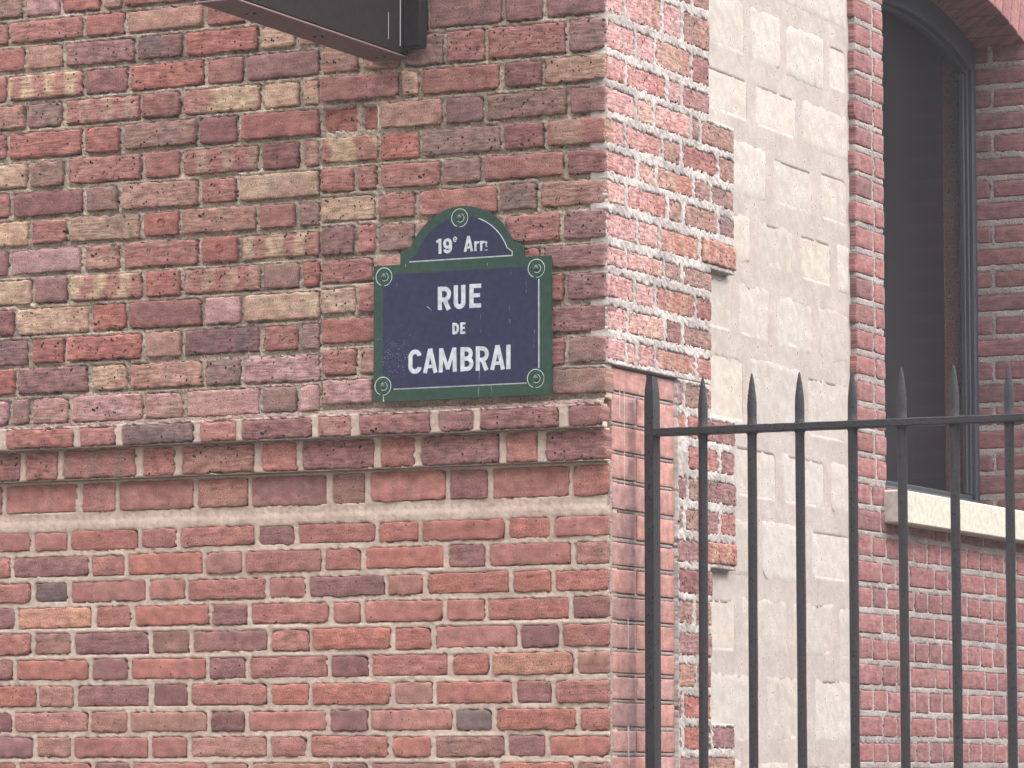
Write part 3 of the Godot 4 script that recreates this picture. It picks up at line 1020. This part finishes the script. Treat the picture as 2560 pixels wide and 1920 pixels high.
func build_window(w: Node3D, UL: float, UR: float, SP: float, cu: float, cv: float, R: float, half: float) -> void:
	var win := Node3D.new()
	win.name = "window"
	w.add_child(win)
	var zf := -0.152
	var zb := -0.215
	# outer frame, stepped inner bead, arched head
	for s in [[UL + 0.001, UL + 0.034], [UR - 0.034, UR - 0.001]]:
		box_part("stile", Vector3(s[0], 2.464, zb), Vector3(s[1], SP - 0.004, zf - 0.02), M.frame, win, 0.004)
	box_part("bead", Vector3(UR - 0.044, 2.53, zb), Vector3(UR - 0.0345, SP - 0.06, zf - 0.034), M.frame, win, 0.003)
	box_part("bead", Vector3(UR - 0.053, 2.535, zb), Vector3(UR - 0.0445, SP - 0.07, zf - 0.045), M.frame, win, 0.003)
	box_part("bottom_rail", Vector3(UL + 0.0345, 2.4645, zb), Vector3(UR - 0.0345, 2.512, zf - 0.012), M.frame, win, 0.006)
	box_part("bead", Vector3(UL + 0.0345, 2.5125, zb), Vector3(UR - 0.0345, 2.530, zf - 0.034), M.frame, win, 0.003)
	for hd in [[R - 0.085, R - 0.003, zf - 0.021, "head"], [R - 0.10, R - 0.0855, zf - 0.04, "bead"]]:
		var st := SurfaceTool.new()
		st.begin(Mesh.PRIMITIVE_TRIANGLES)
		ring_strip(st, hd[0], hd[1], -half, half, zb, hd[2], 40)
		st.generate_normals()
		piece(hd[3], st.commit(), M.frame, win, Vector3(cu, cv, 0))
	var pm := BoxMesh.new()
	pm.size = Vector3(UR - UL - 0.10, SP - 2.50 + 0.06, 0.005)
	piece("pane", pm, M.glass, win, Vector3(cu, (SP + 2.50) * 0.5 + 0.02, -0.206))
	# the dark room behind the glass
	box_part("room_wall", Vector3(UL - 0.3, 2.1, -2.6), Vector3(UR + 0.3, 4.6, -2.5), M.room, win)
	box_part("room_wall", Vector3(UL - 0.4, 2.1, -2.6), Vector3(UL - 0.301, 4.6, -0.301), M.room, win)
	box_part("room_wall", Vector3(UR + 0.301, 2.1, -2.6), Vector3(UR + 0.4, 4.6, -0.301), M.room, win)
	box_part("room_wall", Vector3(UL - 0.4, 4.601, -2.6), Vector3(UR + 0.4, 4.7, -0.301), M.room, win)
	box_part("room_wall", Vector3(UL - 0.4, 2.0, -2.6), Vector3(UR + 0.4, 2.099, -0.301), M.room, win)

# ------------------------------------------------------------------ objects
func build_bracket_beam() -> void:
	var t := thing("steel_beam", "dark painted steel beam with brown underside jutting from the brick wall above the sign", "beam", Vector3(-0.617, 3.476, 0))
	box_part("web", Vector3(-0.053, 0.0065, -0.02), Vector3(0.053, 0.62, 0.878), M.steel, t, 0.003)
	box_part("soffit_plate", Vector3(-0.0535, 0.0, -0.02), Vector3(0.0535, 0.006, 0.88), M.primer, t, 0.002)
	box_part("wall_plate", Vector3(0.0535, 0.022, -0.02), Vector3(0.108, 0.62, 0.034), M.steel, t, 0.005)
	for z in [0.05, 0.38, 0.72]:
		for x in [-0.010, 0.012]:
			var cm := lathe([Vector2(0.0, 0.004), Vector2(0.0045, 0.004), Vector2(0.0045, -0.0025), Vector2(0.0, -0.003)], 10)
			piece("screw", cm, M.screw, t, Vector3(x, 0, z))
	# dried white runs of lime on the side of the beam
	for d in [[0.0545, 0.006, 0.13, 0.0012], [0.0535, 0.075, 0.07, 0.0005]]:
		var z0: float = d[1] + (0.034 if d[0] > 0.054 else 0.03)
		var a := Vector3(0.0525, 0.02 + rng.randf() * 0.02, z0)
		box_part("lime_run", a, a + Vector3(0.0014, d[2], d[3] * 1.6), M.lime_white, t, 0.0002)

func sign_outline() -> PackedVector2Array:
	var p := PackedVector2Array([Vector2(0, 0), Vector2(500, 0), Vector2(500, 345), Vector2(424, 345), Vector2(424, 375)])
	# small shoulder, then the arch
	var r := 155.8
	var c := Vector2(250, 327)
	p.append(Vector2(414, 378))
	p.append(Vector2(404, 385))
	for i in range(0, 33):
		var a := lerpf(deg_to_rad(21.5), deg_to_rad(158.5), i / 32.0)
		p.append(c + Vector2(cos(a), sin(a)) * r)
	p.append(Vector2(96, 385))
	p.append(Vector2(86, 378))
	p.append(Vector2(76, 375))
	p.append(Vector2(76, 345))
	p.append(Vector2(0, 345))
	return p

func circle_poly(c: Vector2, r: float, n := 32) -> PackedVector2Array:
	var p := PackedVector2Array()
	for i in n:
		p.append(c + Vector2(cos(TAU * i / n), sin(TAU * i / n)) * r)
	return p

# a flat sheet cut to POLY (mm), thickness up to z (m), textured by its place on the plate
func sheet(poly: PackedVector2Array, z0: float, z1: float) -> ArrayMesh:
	var st := SurfaceTool.new()
	st.begin(Mesh.PRIMITIVE_TRIANGLES)
	st.set_smooth_group(-1)
	var ids := Geometry2D.triangulate_polygon(poly)
	for i in range(0, ids.size(), 3):
		var q := [poly[ids[i]], poly[ids[i + 1]], poly[ids[i + 2]]]
		if (q[1] - q[0]).cross(q[2] - q[0]) > 0:
			q = [q[0], q[2], q[1]]
		for p in q:
			st.set_uv(Vector2(p.x / 500.0, 1.0 - p.y / 490.0))
			st.add_vertex(Vector3(p.x * 0.001, p.y * 0.001, z1))
		for p in [q[0], q[2], q[1]]:
			st.set_uv(Vector2(p.x / 500.0, 1.0 - p.y / 490.0))
			st.add_vertex(Vector3(p.x * 0.001, p.y * 0.001, z0))
	var ccw := not Geometry2D.is_polygon_clockwise(poly)
	for i in poly.size():
		var a := poly[i]
		var b := poly[(i + 1) % poly.size()]
		if not ccw:
			var s := a
			a = b
			b = s
		var v := [Vector3(a.x * 0.001, a.y * 0.001, z1), Vector3(b.x * 0.001, b.y * 0.001, z1), Vector3(b.x * 0.001, b.y * 0.001, z0), Vector3(a.x * 0.001, a.y * 0.001, z0)]
		var pts := [a, b, b, a]
		for t in [0, 1, 2, 0, 2, 3]:
			var pp: Vector2 = pts[t]
			st.set_uv(Vector2(pp.x / 500.0, 1.0 - pp.y / 490.0))
			st.add_vertex(v[t])
	st.generate_normals()
	return st.commit()

const ROSETTES := [Vector2(29, 317), Vector2(458, 315), Vector2(27, 40), Vector2(456, 41), Vector2(244, 454)]

func build_sign() -> void:
	var t := thing("street_sign", "blue enamel street name plate with green border and white lettering on the rough brick wall", "street sign", Vector3(-0.6535, 2.587, 0.009))
	t.scale = Vector3(1.0156, 1.02, 1.0)
	var m := StandardMaterial3D.new()
	m.albedo_texture = sign_texture()
	m.roughness = 0.42
	m.metallic_specular = 0.3
	piece("plate", sheet(sign_outline(), 0.0, 0.004), m, t)
	var name_poly := PackedVector2Array([Vector2(27, 31), Vector2(464, 31), Vector2(464, 321), Vector2(27, 321)])
	for k in 4:
		name_poly = Geometry2D.clip_polygons(name_poly, circle_poly(ROSETTES[k], 27))[0]
	piece("name_panel", sheet(name_poly, 0.0042, 0.0047), m, t)
	var arch := arch_panel()
	arch = Geometry2D.clip_polygons(arch, circle_poly(ROSETTES[4], 27))[0]
	piece("district_panel", sheet(arch, 0.0042, 0.0047), m, t)
	for r in ROSETTES:
		var b := piece("bolt", lathe([Vector2(0.0062, 0.0), Vector2(0.0060, 0.0016), Vector2(0.0048, 0.0032), Vector2(0.0028, 0.0042), Vector2(0.0, 0.0045)], 16), M.bolt, t, Vector3(r.x * 0.001, r.y * 0.001, 0.0041))
		b.rotation.x = PI / 2
		var pin := piece("spacer", lathe([Vector2(0.006, -0.03), Vector2(0.006, 0.0)], 10), M.screw, t, Vector3(r.x * 0.001, r.y * 0.001, 0.0))
		pin.rotation.x = PI / 2

func arch_panel() -> PackedVector2Array:
	var p := PackedVector2Array([Vector2(100, 351), Vector2(392, 351), Vector2(391, 361)])
	for i in 25:
		var a := lerpf(deg_to_rad(19.5), deg_to_rad(160.5), i / 24.0)
		p.append(Vector2(250, 321) + Vector2(cos(a), sin(a)) * 135.5)
	p.append(Vector2(109, 361))
	return p

# --- print on the plate: 2 px per mm
var pix: Image
const PXM := 2.0

func put(x: int, y: int, c: Color, a: float) -> void:
	if a <= 0.0 or x < 0 or y < 0 or x >= pix.get_width() or y >= pix.get_height():
		return
	pix.set_pixel(x, y, pix.get_pixel(x, y).lerp(c, minf(a, 1.0)))

func stroke(a: Vector2, b: Vector2, w: float, c: Color, cap := 0.0) -> void:
	var d := (b - a).normalized()
	var nrm := Vector2(-d.y, d.x)
	var len := (b - a).length()
	var mid := (a + b) * 0.5
	var ext := w * 0.5 + 2.0
	var lo := Vector2(minf(a.x, b.x) - ext, minf(a.y, b.y) - ext) * PXM
	var hi := Vector2(maxf(a.x, b.x) + ext, maxf(a.y, b.y) + ext) * PXM
	for y in range(int(lo.y), int(hi.y) + 1):
		for x in range(int(lo.x), int(hi.x) + 1):
			var p := Vector2(x + 0.5, y + 0.5) / PXM - mid
			var s := maxf(absf(p.dot(d)) - len * 0.5 - cap, absf(p.dot(nrm)) - w * 0.5)
			put(x, pix.get_height() - 1 - y, c, 0.5 - s * PXM)

# part of an ellipse ring; angles in degrees, counter-clockwise
func arc(c0: Vector2, rx: float, ry: float, a0: float, a1: float, w: float, c: Color) -> void:
	var lo := (c0 - Vector2(rx + w, ry + w)) * PXM
	var hi := (c0 + Vector2(rx + w, ry + w)) * PXM
	for y in range(int(lo.y), int(hi.y) + 1):
		for x in range(int(lo.x), int(hi.x) + 1):
			var p := Vector2(x + 0.5, y + 0.5) / PXM - c0
			var an := fposmod(rad_to_deg(atan2(p.y / ry, p.x / rx)) - a0, 360.0)
			if an > a1 - a0:
				continue
			# distance to the middle ellipse, near enough for thin rings
			var k := p / Vector2(rx, ry)
			var f := k.length()
			var g := (p / Vector2(rx * rx, ry * ry)).length() / maxf(f, 0.001)
			var s := absf(f - 1.0) / maxf(g, 0.0001) - w * 0.5
			put(x, pix.get_height() - 1 - y, c, 0.5 - s * PXM)

func glyph(ch: String, x0: float, y0: float, x1: float, y1: float, s: float, c: Color) -> void:
	var h := s * 0.5
	var L := x0 + h
	var Rr := x1 - h
	var B := y0 + h
	var T := y1 - h
	var mid := (y0 + y1) * 0.5
	var cx := (x0 + x1) * 0.5
	match ch:
		"I":
			stroke(Vector2(cx, y0), Vector2(cx, y1), s, c)
		"E":
			stroke(Vector2(L, y0), Vector2(L, y1), s, c)
			stroke(Vector2(x0, T + h - s * 0.45), Vector2(x1, T + h - s * 0.45), s * 0.9, c)
			stroke(Vector2(x0, mid + s * 0.1), Vector2(x1 - s * 0.25, mid + s * 0.1), s * 0.85, c)
			stroke(Vector2(x0, B - h + s * 0.45), Vector2(x1, B - h + s * 0.45), s * 0.9, c)
		"R", "B":
			stroke(Vector2(L, y0), Vector2(L, y1), s, c)
			var my := mid - (y1 - y0) * (0.06 if ch == "R" else -0.02)
			var ry := (T - my) * 0.5
			var bx := maxf(x1 - h - ry - (0.06 * (x1 - x0) if ch == "B" else 0.0), L + h)
			stroke(Vector2(x0, T), Vector2(bx, T), s * 0.9, c)
			stroke(Vector2(x0, my), Vector2(bx, my), s * 0.9, c)
			arc(Vector2(bx, (T + my) * 0.5), x1 - h - bx - (0.05 * (x1 - x0) if ch == "B" else 0.0), ry, -90, 90, s * 0.95, c)
			if ch == "R":
				stroke(Vector2(lerpf(x0, x1, 0.50), my), Vector2(x1 - s * 0.55, y0), s * 1.0, c)
			else:
				var r2 := (my - B) * 0.5
				var b2 := maxf(x1 - h - r2, L + h)
				stroke(Vector2(x0, B), Vector2(b2, B), s * 0.9, c)
				arc(Vector2(b2, (B + my) * 0.5), x1 - h - b2, r2, -90, 90, s * 0.95, c)
		"D":
			stroke(Vector2(L, y0), Vector2(L, y1), s, c)
			var rx := (x1 - x0) * 0.5
			var r := minf(rx, (T - B) * 0.5)
			var bx2 := x1 - h - r
			stroke(Vector2(x0, T), Vector2(bx2, T), s * 0.9, c)
			stroke(Vector2(x0, B), Vector2(bx2, B), s * 0.9, c)
			arc(Vector2(bx2, T - r), r, r, 0, 90, s, c)
			arc(Vector2(bx2, B + r), r, r, 270, 360, s, c)
			stroke(Vector2(Rr, B + r), Vector2(Rr, T - r), s, c, 0.3)
		"U":
			var r3 := (Rr - L) * 0.5
			stroke(Vector2(L, B + r3), Vector2(L, y1), s, c, 0.3)
			stroke(Vector2(Rr, B + r3), Vector2(Rr, y1), s, c, 0.3)
			arc(Vector2(cx, B + r3), r3, r3, 180, 360, s, c)
		"C":
			var r4 := (Rr - L) * 0.5
			stroke(Vector2(L, B + r4), Vector2(L, T - r4), s, c, 0.3)
			arc(Vector2(cx, T - r4), r4, r4, 12, 180, s, c)
			arc(Vector2(cx, B + r4), r4, r4, 180, 348, s, c)
		"A":
			stroke(Vector2(x0 + s * 0.5, y0), Vector2(cx - s * 0.02, y1), s * 0.98, c)
			stroke(Vector2(x1 - s * 0.5, y0), Vector2(cx + s * 0.02, y1), s * 0.98, c)
			stroke(Vector2(lerpf(x0, x1, 0.25), y0 + (y1 - y0) * 0.27), Vector2(lerpf(x0, x1, 0.75), y0 + (y1 - y0) * 0.27), s * 0.75, c)
		"M":
			stroke(Vector2(L, y0), Vector2(L + s * 0.12, y1), s, c)
			stroke(Vector2(Rr, y0), Vector2(Rr - s * 0.12, y1), s, c)
			stroke(Vector2(L + s * 0.25, y1 - s * 0.3), Vector2(cx, y0 + (y1 - y0) * 0.12), s * 0.85, c)
			stroke(Vector2(Rr - s * 0.25, y1 - s * 0.3), Vector2(cx, y0 + (y1 - y0) * 0.12), s * 0.85, c)
		"1":
			stroke(Vector2(Rr, y0), Vector2(Rr, y1), s, c)
			stroke(Vector2(x0, y1 - (y1 - y0) * 0.22), Vector2(Rr, y1 - s * 0.3), s * 0.8, c)
		"9":
			var r5 := (Rr - L) * 0.5
			arc(Vector2(cx, T - r5 * 1.1), r5, r5 * 1.1, 0, 360, s, c)
			stroke(Vector2(Rr, B + r5), Vector2(Rr, T - r5), s, c, 0.3)
			arc(Vector2(cx, B + r5), r5, r5, 195, 360, s, c)
		"e":
			var r6 := (Rr - L) * 0.5
			arc(Vector2(cx, mid), r6, (T - B) * 0.5, 0, 320, s, c)
			stroke(Vector2(x0 + s * 0.5, mid), Vector2(x1, mid), s * 0.8, c)
		"r":
			stroke(Vector2(L, y0), Vector2(L, y1), s, c)
			arc(Vector2(x1 + 0.5, T - (x1 - L) * 0.75), x1 + 0.5 - L, (x1 - L) * 0.75, 80, 180, s * 0.9, c)
		"t":
			stroke(Vector2(cx, y0 + s * 0.4), Vector2(cx, y1), s, c)
			stroke(Vector2(x0, y1 - (y1 - y0) * 0.28), Vector2(x1, y1 - (y1 - y0) * 0.28), s * 0.8, c)
			stroke(Vector2(cx, y0 + s * 0.4), Vector2(x1, y0 + s * 0.4), s * 0.8, c)

func fill_poly(poly: PackedVector2Array, c: Color) -> void:
	for y in pix.get_height():
		var py := (pix.get_height() - 0.5 - y) / PXM
		var xs := []
		for i in poly.size():
			var a := poly[i]
			var b := poly[(i + 1) % poly.size()]
			if (a.y <= py) != (b.y <= py):
				xs.append(a.x + (py - a.y) / (b.y - a.y) * (b.x - a.x))
		xs.sort()
		for k in range(0, xs.size() - 1, 2):
			var xa := int(round(xs[k] * PXM))
			var xb := int(round(xs[k + 1] * PXM))
			pix.fill_rect(Rect2i(xa, y, xb - xa, 1), c)

func sign_texture() -> ImageTexture:
	pix = Image.create(1000, 980, false, Image.FORMAT_RGB8)
	var green := Color8(40, 66, 54)
	var blue := Color8(37, 40, 68)
	var white := Color8(190, 194, 197)
	var line := Color8(196, 206, 200)
	var ink := Color8(38, 58, 54)
	pix.fill(green)
	fill_poly(PackedVector2Array([Vector2(27, 31), Vector2(464, 31), Vector2(464, 321), Vector2(27, 321)]), blue)
	fill_poly(arch_panel(), blue)
	# white trim: foot and right of the name panel, foot and right shoulder of the arch panel
	stroke(Vector2(58, 30.5), Vector2(432, 30.5), 2.6, line)
	stroke(Vector2(465, 66), Vector2(465, 288), 2.8, line)
	stroke(Vector2(102, 350.5), Vector2(392, 350.5), 3.0, line)
	stroke(Vector2(391.5, 350), Vector2(391.5, 362), 2.4, line)
	arc(Vector2(250, 321), 136.5, 136.5, 21, 70, 2.4, line)
	stroke(Vector2(377, 371), Vector2(391.5, 361), 2.4, line)
	for r: Vector2 in ROSETTES:
		fill_poly(circle_poly(r, 27), green)
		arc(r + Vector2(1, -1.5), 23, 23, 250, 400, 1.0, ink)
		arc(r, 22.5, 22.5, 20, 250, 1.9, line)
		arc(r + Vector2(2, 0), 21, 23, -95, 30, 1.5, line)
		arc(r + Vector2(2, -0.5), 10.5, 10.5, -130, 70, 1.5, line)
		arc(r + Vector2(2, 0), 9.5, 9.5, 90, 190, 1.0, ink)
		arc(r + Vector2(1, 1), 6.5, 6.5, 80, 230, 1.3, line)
	# lettering
	for g in [["1", 179, 366, 193, 404, 8.2], ["9", 198, 366, 223, 404, 8.0], ["e", 226, 393, 237.5, 407, 3.2], ["A", 256, 367, 283, 406, 7.6], ["r", 286, 367, 298, 392, 6.0], ["r", 302, 367, 313, 392, 6.0], ["t", 315, 376, 323, 391, 2.6],
			["R", 183, 224, 221, 283, 12.0], ["U", 228, 224, 261, 284, 12.0], ["E", 272, 225, 305, 285, 12.0],
			["D", 224.5, 161, 243, 190, 6.6], ["E", 246.5, 161, 261, 190, 6.4],
			["C", 100, 67, 138, 128, 11.8], ["A", 141, 67, 183, 128, 11.6], ["M", 186, 67, 237, 128, 11.4], ["B", 247, 67, 284, 128, 11.8], ["R", 290, 67, 327, 128, 11.6], ["A", 330, 67, 372, 128, 11.6], ["I", 375, 67, 387, 128, 12.0]]:
		glyph(g[0], g[1], g[2], g[3], g[4], g[5], white)
	stroke(Vector2(315, 368.3), Vector2(323, 368.3), 2.4, white)
	# wear: chips by the lower left, scratches, dried runs, faint blotches
	var r2 := RandomNumberGenerator.new()
	r2.seed = 5
	for k in 170:
		var p := Vector2(60 + r2.randfn() * 22.0, 112 + r2.randfn() * 26.0)
		stroke(p, p + Vector2(r2.randf_range(-1.5, 1.5), r2.randf_range(-3.0, 3.0)), r2.randf_range(0.4, 1.1), white.lerp(blue, r2.randf_range(0.0, 0.45)))
	for k in 90:
		var p := Vector2(r2.randf_range(10, 490), r2.randf_range(8, 330))
		stroke(p, p + Vector2(r2.randf_range(-1.0, 1.0), r2.randf_range(-2.5, 2.5)), r2.randf_range(0.3, 0.8), white.lerp(blue, r2.randf_range(0.3, 0.7)))
	for q in [[300, 60, 12, 40], [299, 20, 8, 30], [334, 22, 12, 26], [385, 200, 4, 90], [388, 300, 3, 60], [430, 270, 3, 60], [452, 150, 4, 120], [66, 296, 2, 24], [304, 190, 4, 130], [380, 120, 3, 40], [295, 26, 3, 20]]:
		for k in int(q[2]):
			var p := Vector2(q[0] + r2.randf_range(-1.6, 1.6), q[1] + r2.randf_range(-0.4, 0.4) * q[3])
			stroke(p, p - Vector2(r2.randf_range(-0.6, 0.6), r2.randf_range(3, 14)), r2.randf_range(0.4, 0.9), white.lerp(blue, r2.randf_range(0.15, 0.6)))
	stroke(Vector2(152, 235), Vector2(160, 230), 2.2, Color8(178, 176, 172))
	stroke(Vector2(159, 230.5), Vector2(166, 224), 1.4, Color8(158, 156, 156))
	stroke(Vector2(29, 14), Vector2(28, 2), 1.8, line)
	stroke(Vector2(29.5, 5), Vector2(29.5, 0.5), 3.2, line)
	stroke(Vector2(91, 345), Vector2(91, 339), 1.2, line)
	stroke(Vector2(323, 335), Vector2(321, 329), 1.6, Color8(150, 164, 154))
	var grime := noise_img(Vector2i(1000, 980), 0.02, 900, FastNoiseLite.TYPE_SIMPLEX_SMOOTH, 4)
	var fine := noise_img(Vector2i(1000, 980), 0.25, 901, FastNoiseLite.TYPE_SIMPLEX_SMOOTH, 2)
	var d := pix.get_data()
	for i in 1000 * 980:
		var f := 0.97 + (grime[i] / 255.0 - 0.5) * 0.30 + (fine[i] / 255.0 - 0.5) * 0.10
		for k in 3:
			d[i * 3 + k] = int(clampf(d[i * 3 + k] * f + 3.0, 0.0, 255.0))
	return ImageTexture.create_from_image(Image.create_from_data(1000, 980, false, Image.FORMAT_RGB8, d))

func build_fence() -> void:
	var t := thing("iron_fence", "dark grey iron railing with spear-tipped bars standing before the brick walls", "fence", Vector3(0, 0, -0.18))
	var y_rail := 2.497
	var tip := 2.636
	var xs := [0.179, 0.316, 0.4505, 0.587, 0.7235, 0.857, 0.994, 1.131, 1.268, 1.405]
	var r := 0.0118
	for x in xs:
		var y := tip + rng.randf_range(-0.002, 0.002)
		var prof := [Vector2(0.0, 0.0), Vector2(r, 0.0)]
		var yy := 0.15
		while yy < y_rail - 0.025:
			prof.append(Vector2(r * rng.randf_range(0.985, 1.02), yy))
			yy += 0.12
		prof += [Vector2(r, y_rail - 0.022), Vector2(r * 1.05, y_rail - 0.014), Vector2(r * 1.32, y_rail - 0.0098), Vector2(r, y_rail - 0.005), Vector2(r, y_rail + 0.005), Vector2(r * 1.2, y_rail + 0.0098), Vector2(r * 1.01, y_rail + 0.014), Vector2(r, y_rail + 0.03), Vector2(r * 1.03, y - 0.082), Vector2(r * 0.94, y - 0.064), Vector2(r * 0.62, y - 0.030), Vector2(r * 0.24, y - 0.006), Vector2(r * 0.10, y - 0.001), Vector2(0.0, y)]
		var b := piece("bar", lathe(prof, 18, 0.05), M.iron, t, Vector3(x, 0, 0))
		b.rotation.z = rng.randf_range(-0.0028, 0.0028)
	# end post: a flat bar, cut to a slanting point
	var st := SurfaceTool.new()
	st.begin(Mesh.PRIMITIVE_TRIANGLES)
	st.set_smooth_group(-1)
	var lv := [[0.0, 0.0125, 0.021], [2.555, 0.0125, 0.021], [2.600, 0.0115, 0.020], [2.640, 0.0070, 0.0165]]
	for k in 3:
		var a: Array = lv[k]
		var b: Array = lv[k + 1]
		var pa := [Vector3(-a[1], a[0], a[2]), Vector3(a[1], a[0], a[2]), Vector3(a[1], a[0], -a[2]), Vector3(-a[1], a[0], -a[2])]
		var pb := [Vector3(-b[1], b[0], b[2]), Vector3(b[1], b[0], b[2]), Vector3(b[1], b[0], -b[2]), Vector3(-b[1], b[0], -b[2])]
		for i in 4:
			var j := (i + 1) % 4
			quad(st, [pa[i], pa[j], pb[j], pb[i]], true)
		if k == 2:
			quad(st, pb, true)
	st.generate_normals()
	piece("post", st.commit(), M.iron, t, Vector3(0.044, 0, 0))
	for y in [y_rail, 0.22]:
		piece("rail", rail_mesh(0.045, 1.47, y), M.iron, t)

func rail_mesh(x0: float, x1: float, y: float) -> ArrayMesh:
	var st := SurfaceTool.new()
	st.begin(Mesh.PRIMITIVE_TRIANGLES)
	st.set_smooth_group(0)
	var n := 90
	var sec := [Vector2(0.0205, -0.0075), Vector2(0.0205, 0.0075), Vector2(0.0185, 0.0095), Vector2(-0.0185, 0.0095), Vector2(-0.0205, 0.0075), Vector2(-0.0205, -0.0075), Vector2(-0.0185, -0.0095), Vector2(0.0185, -0.0095)]
	for i in n:
		for k in 8:
			var q := []
			for c in [[i, k], [i + 1, k], [i + 1, (k + 1) % 8], [i, (k + 1) % 8]]:
				var x := lerpf(x0, x1, float(c[0]) / n)
				var s: Vector2 = sec[c[1]]
				var wob := n_mid.get_noise_2d(x * 0.7, 5.0 + k * 0.0) * 0.0009
				q.append(Vector3(x, y + s.y + wob, s.x + wob * 0.6))
			st.set_smooth_group(k)
			quad(st, q, true)
	st.generate_normals()
	return st.commit()

# unseen building added across the yard to give the window glass a dark reflection
func build_added_yard_building() -> void:
	var t := thing("added_yard_building", "unseen plain rendered building added across the yard for the window glass to mirror", "building", Vector3(5.2, 0, -13.0))
	box_part("wall", Vector3(-4.6, 0, -3.0), Vector3(9.0, 8.5, 0), M.render, t, 0.02)
	box_part("roof", Vector3(-4.8, 8.5, -3.2), Vector3(9.2, 8.75, 0.2), M.steel, t, 0.02)

# unseen house added across the street, sized to keep low light off the walls
func build_added_town_house() -> void:
	var t := thing("added_town_house", "unseen tall plain stone town house added across the street to block low light", "building", Vector3(-2.0, 0, 14.5))
	box_part("wall", Vector3(-22.0, 0, 0), Vector3(24.0, 15.0, 9.0), M.stone, t, 0.05)
	box_part("cornice", Vector3(-22.3, 15.0, -0.4), Vector3(24.3, 15.5, 9.3), M.stone, t, 0.05)

# unseen house added opposite the side wall to block low sky light there
func build_added_side_house() -> void:
	var t := thing("added_side_house", "unseen plain house added opposite the side wall to block low sky light", "building", Vector3(14.0, 0, -6.0))
	box_part("wall", Vector3(0, 0, -12.0), Vector3(8.0, 8.0, 12.0), M.stone, t, 0.05)
	box_part("roof", Vector3(-0.3, 8.0, -12.3), Vector3(8.3, 8.4, 12.3), M.steel, t, 0.05)
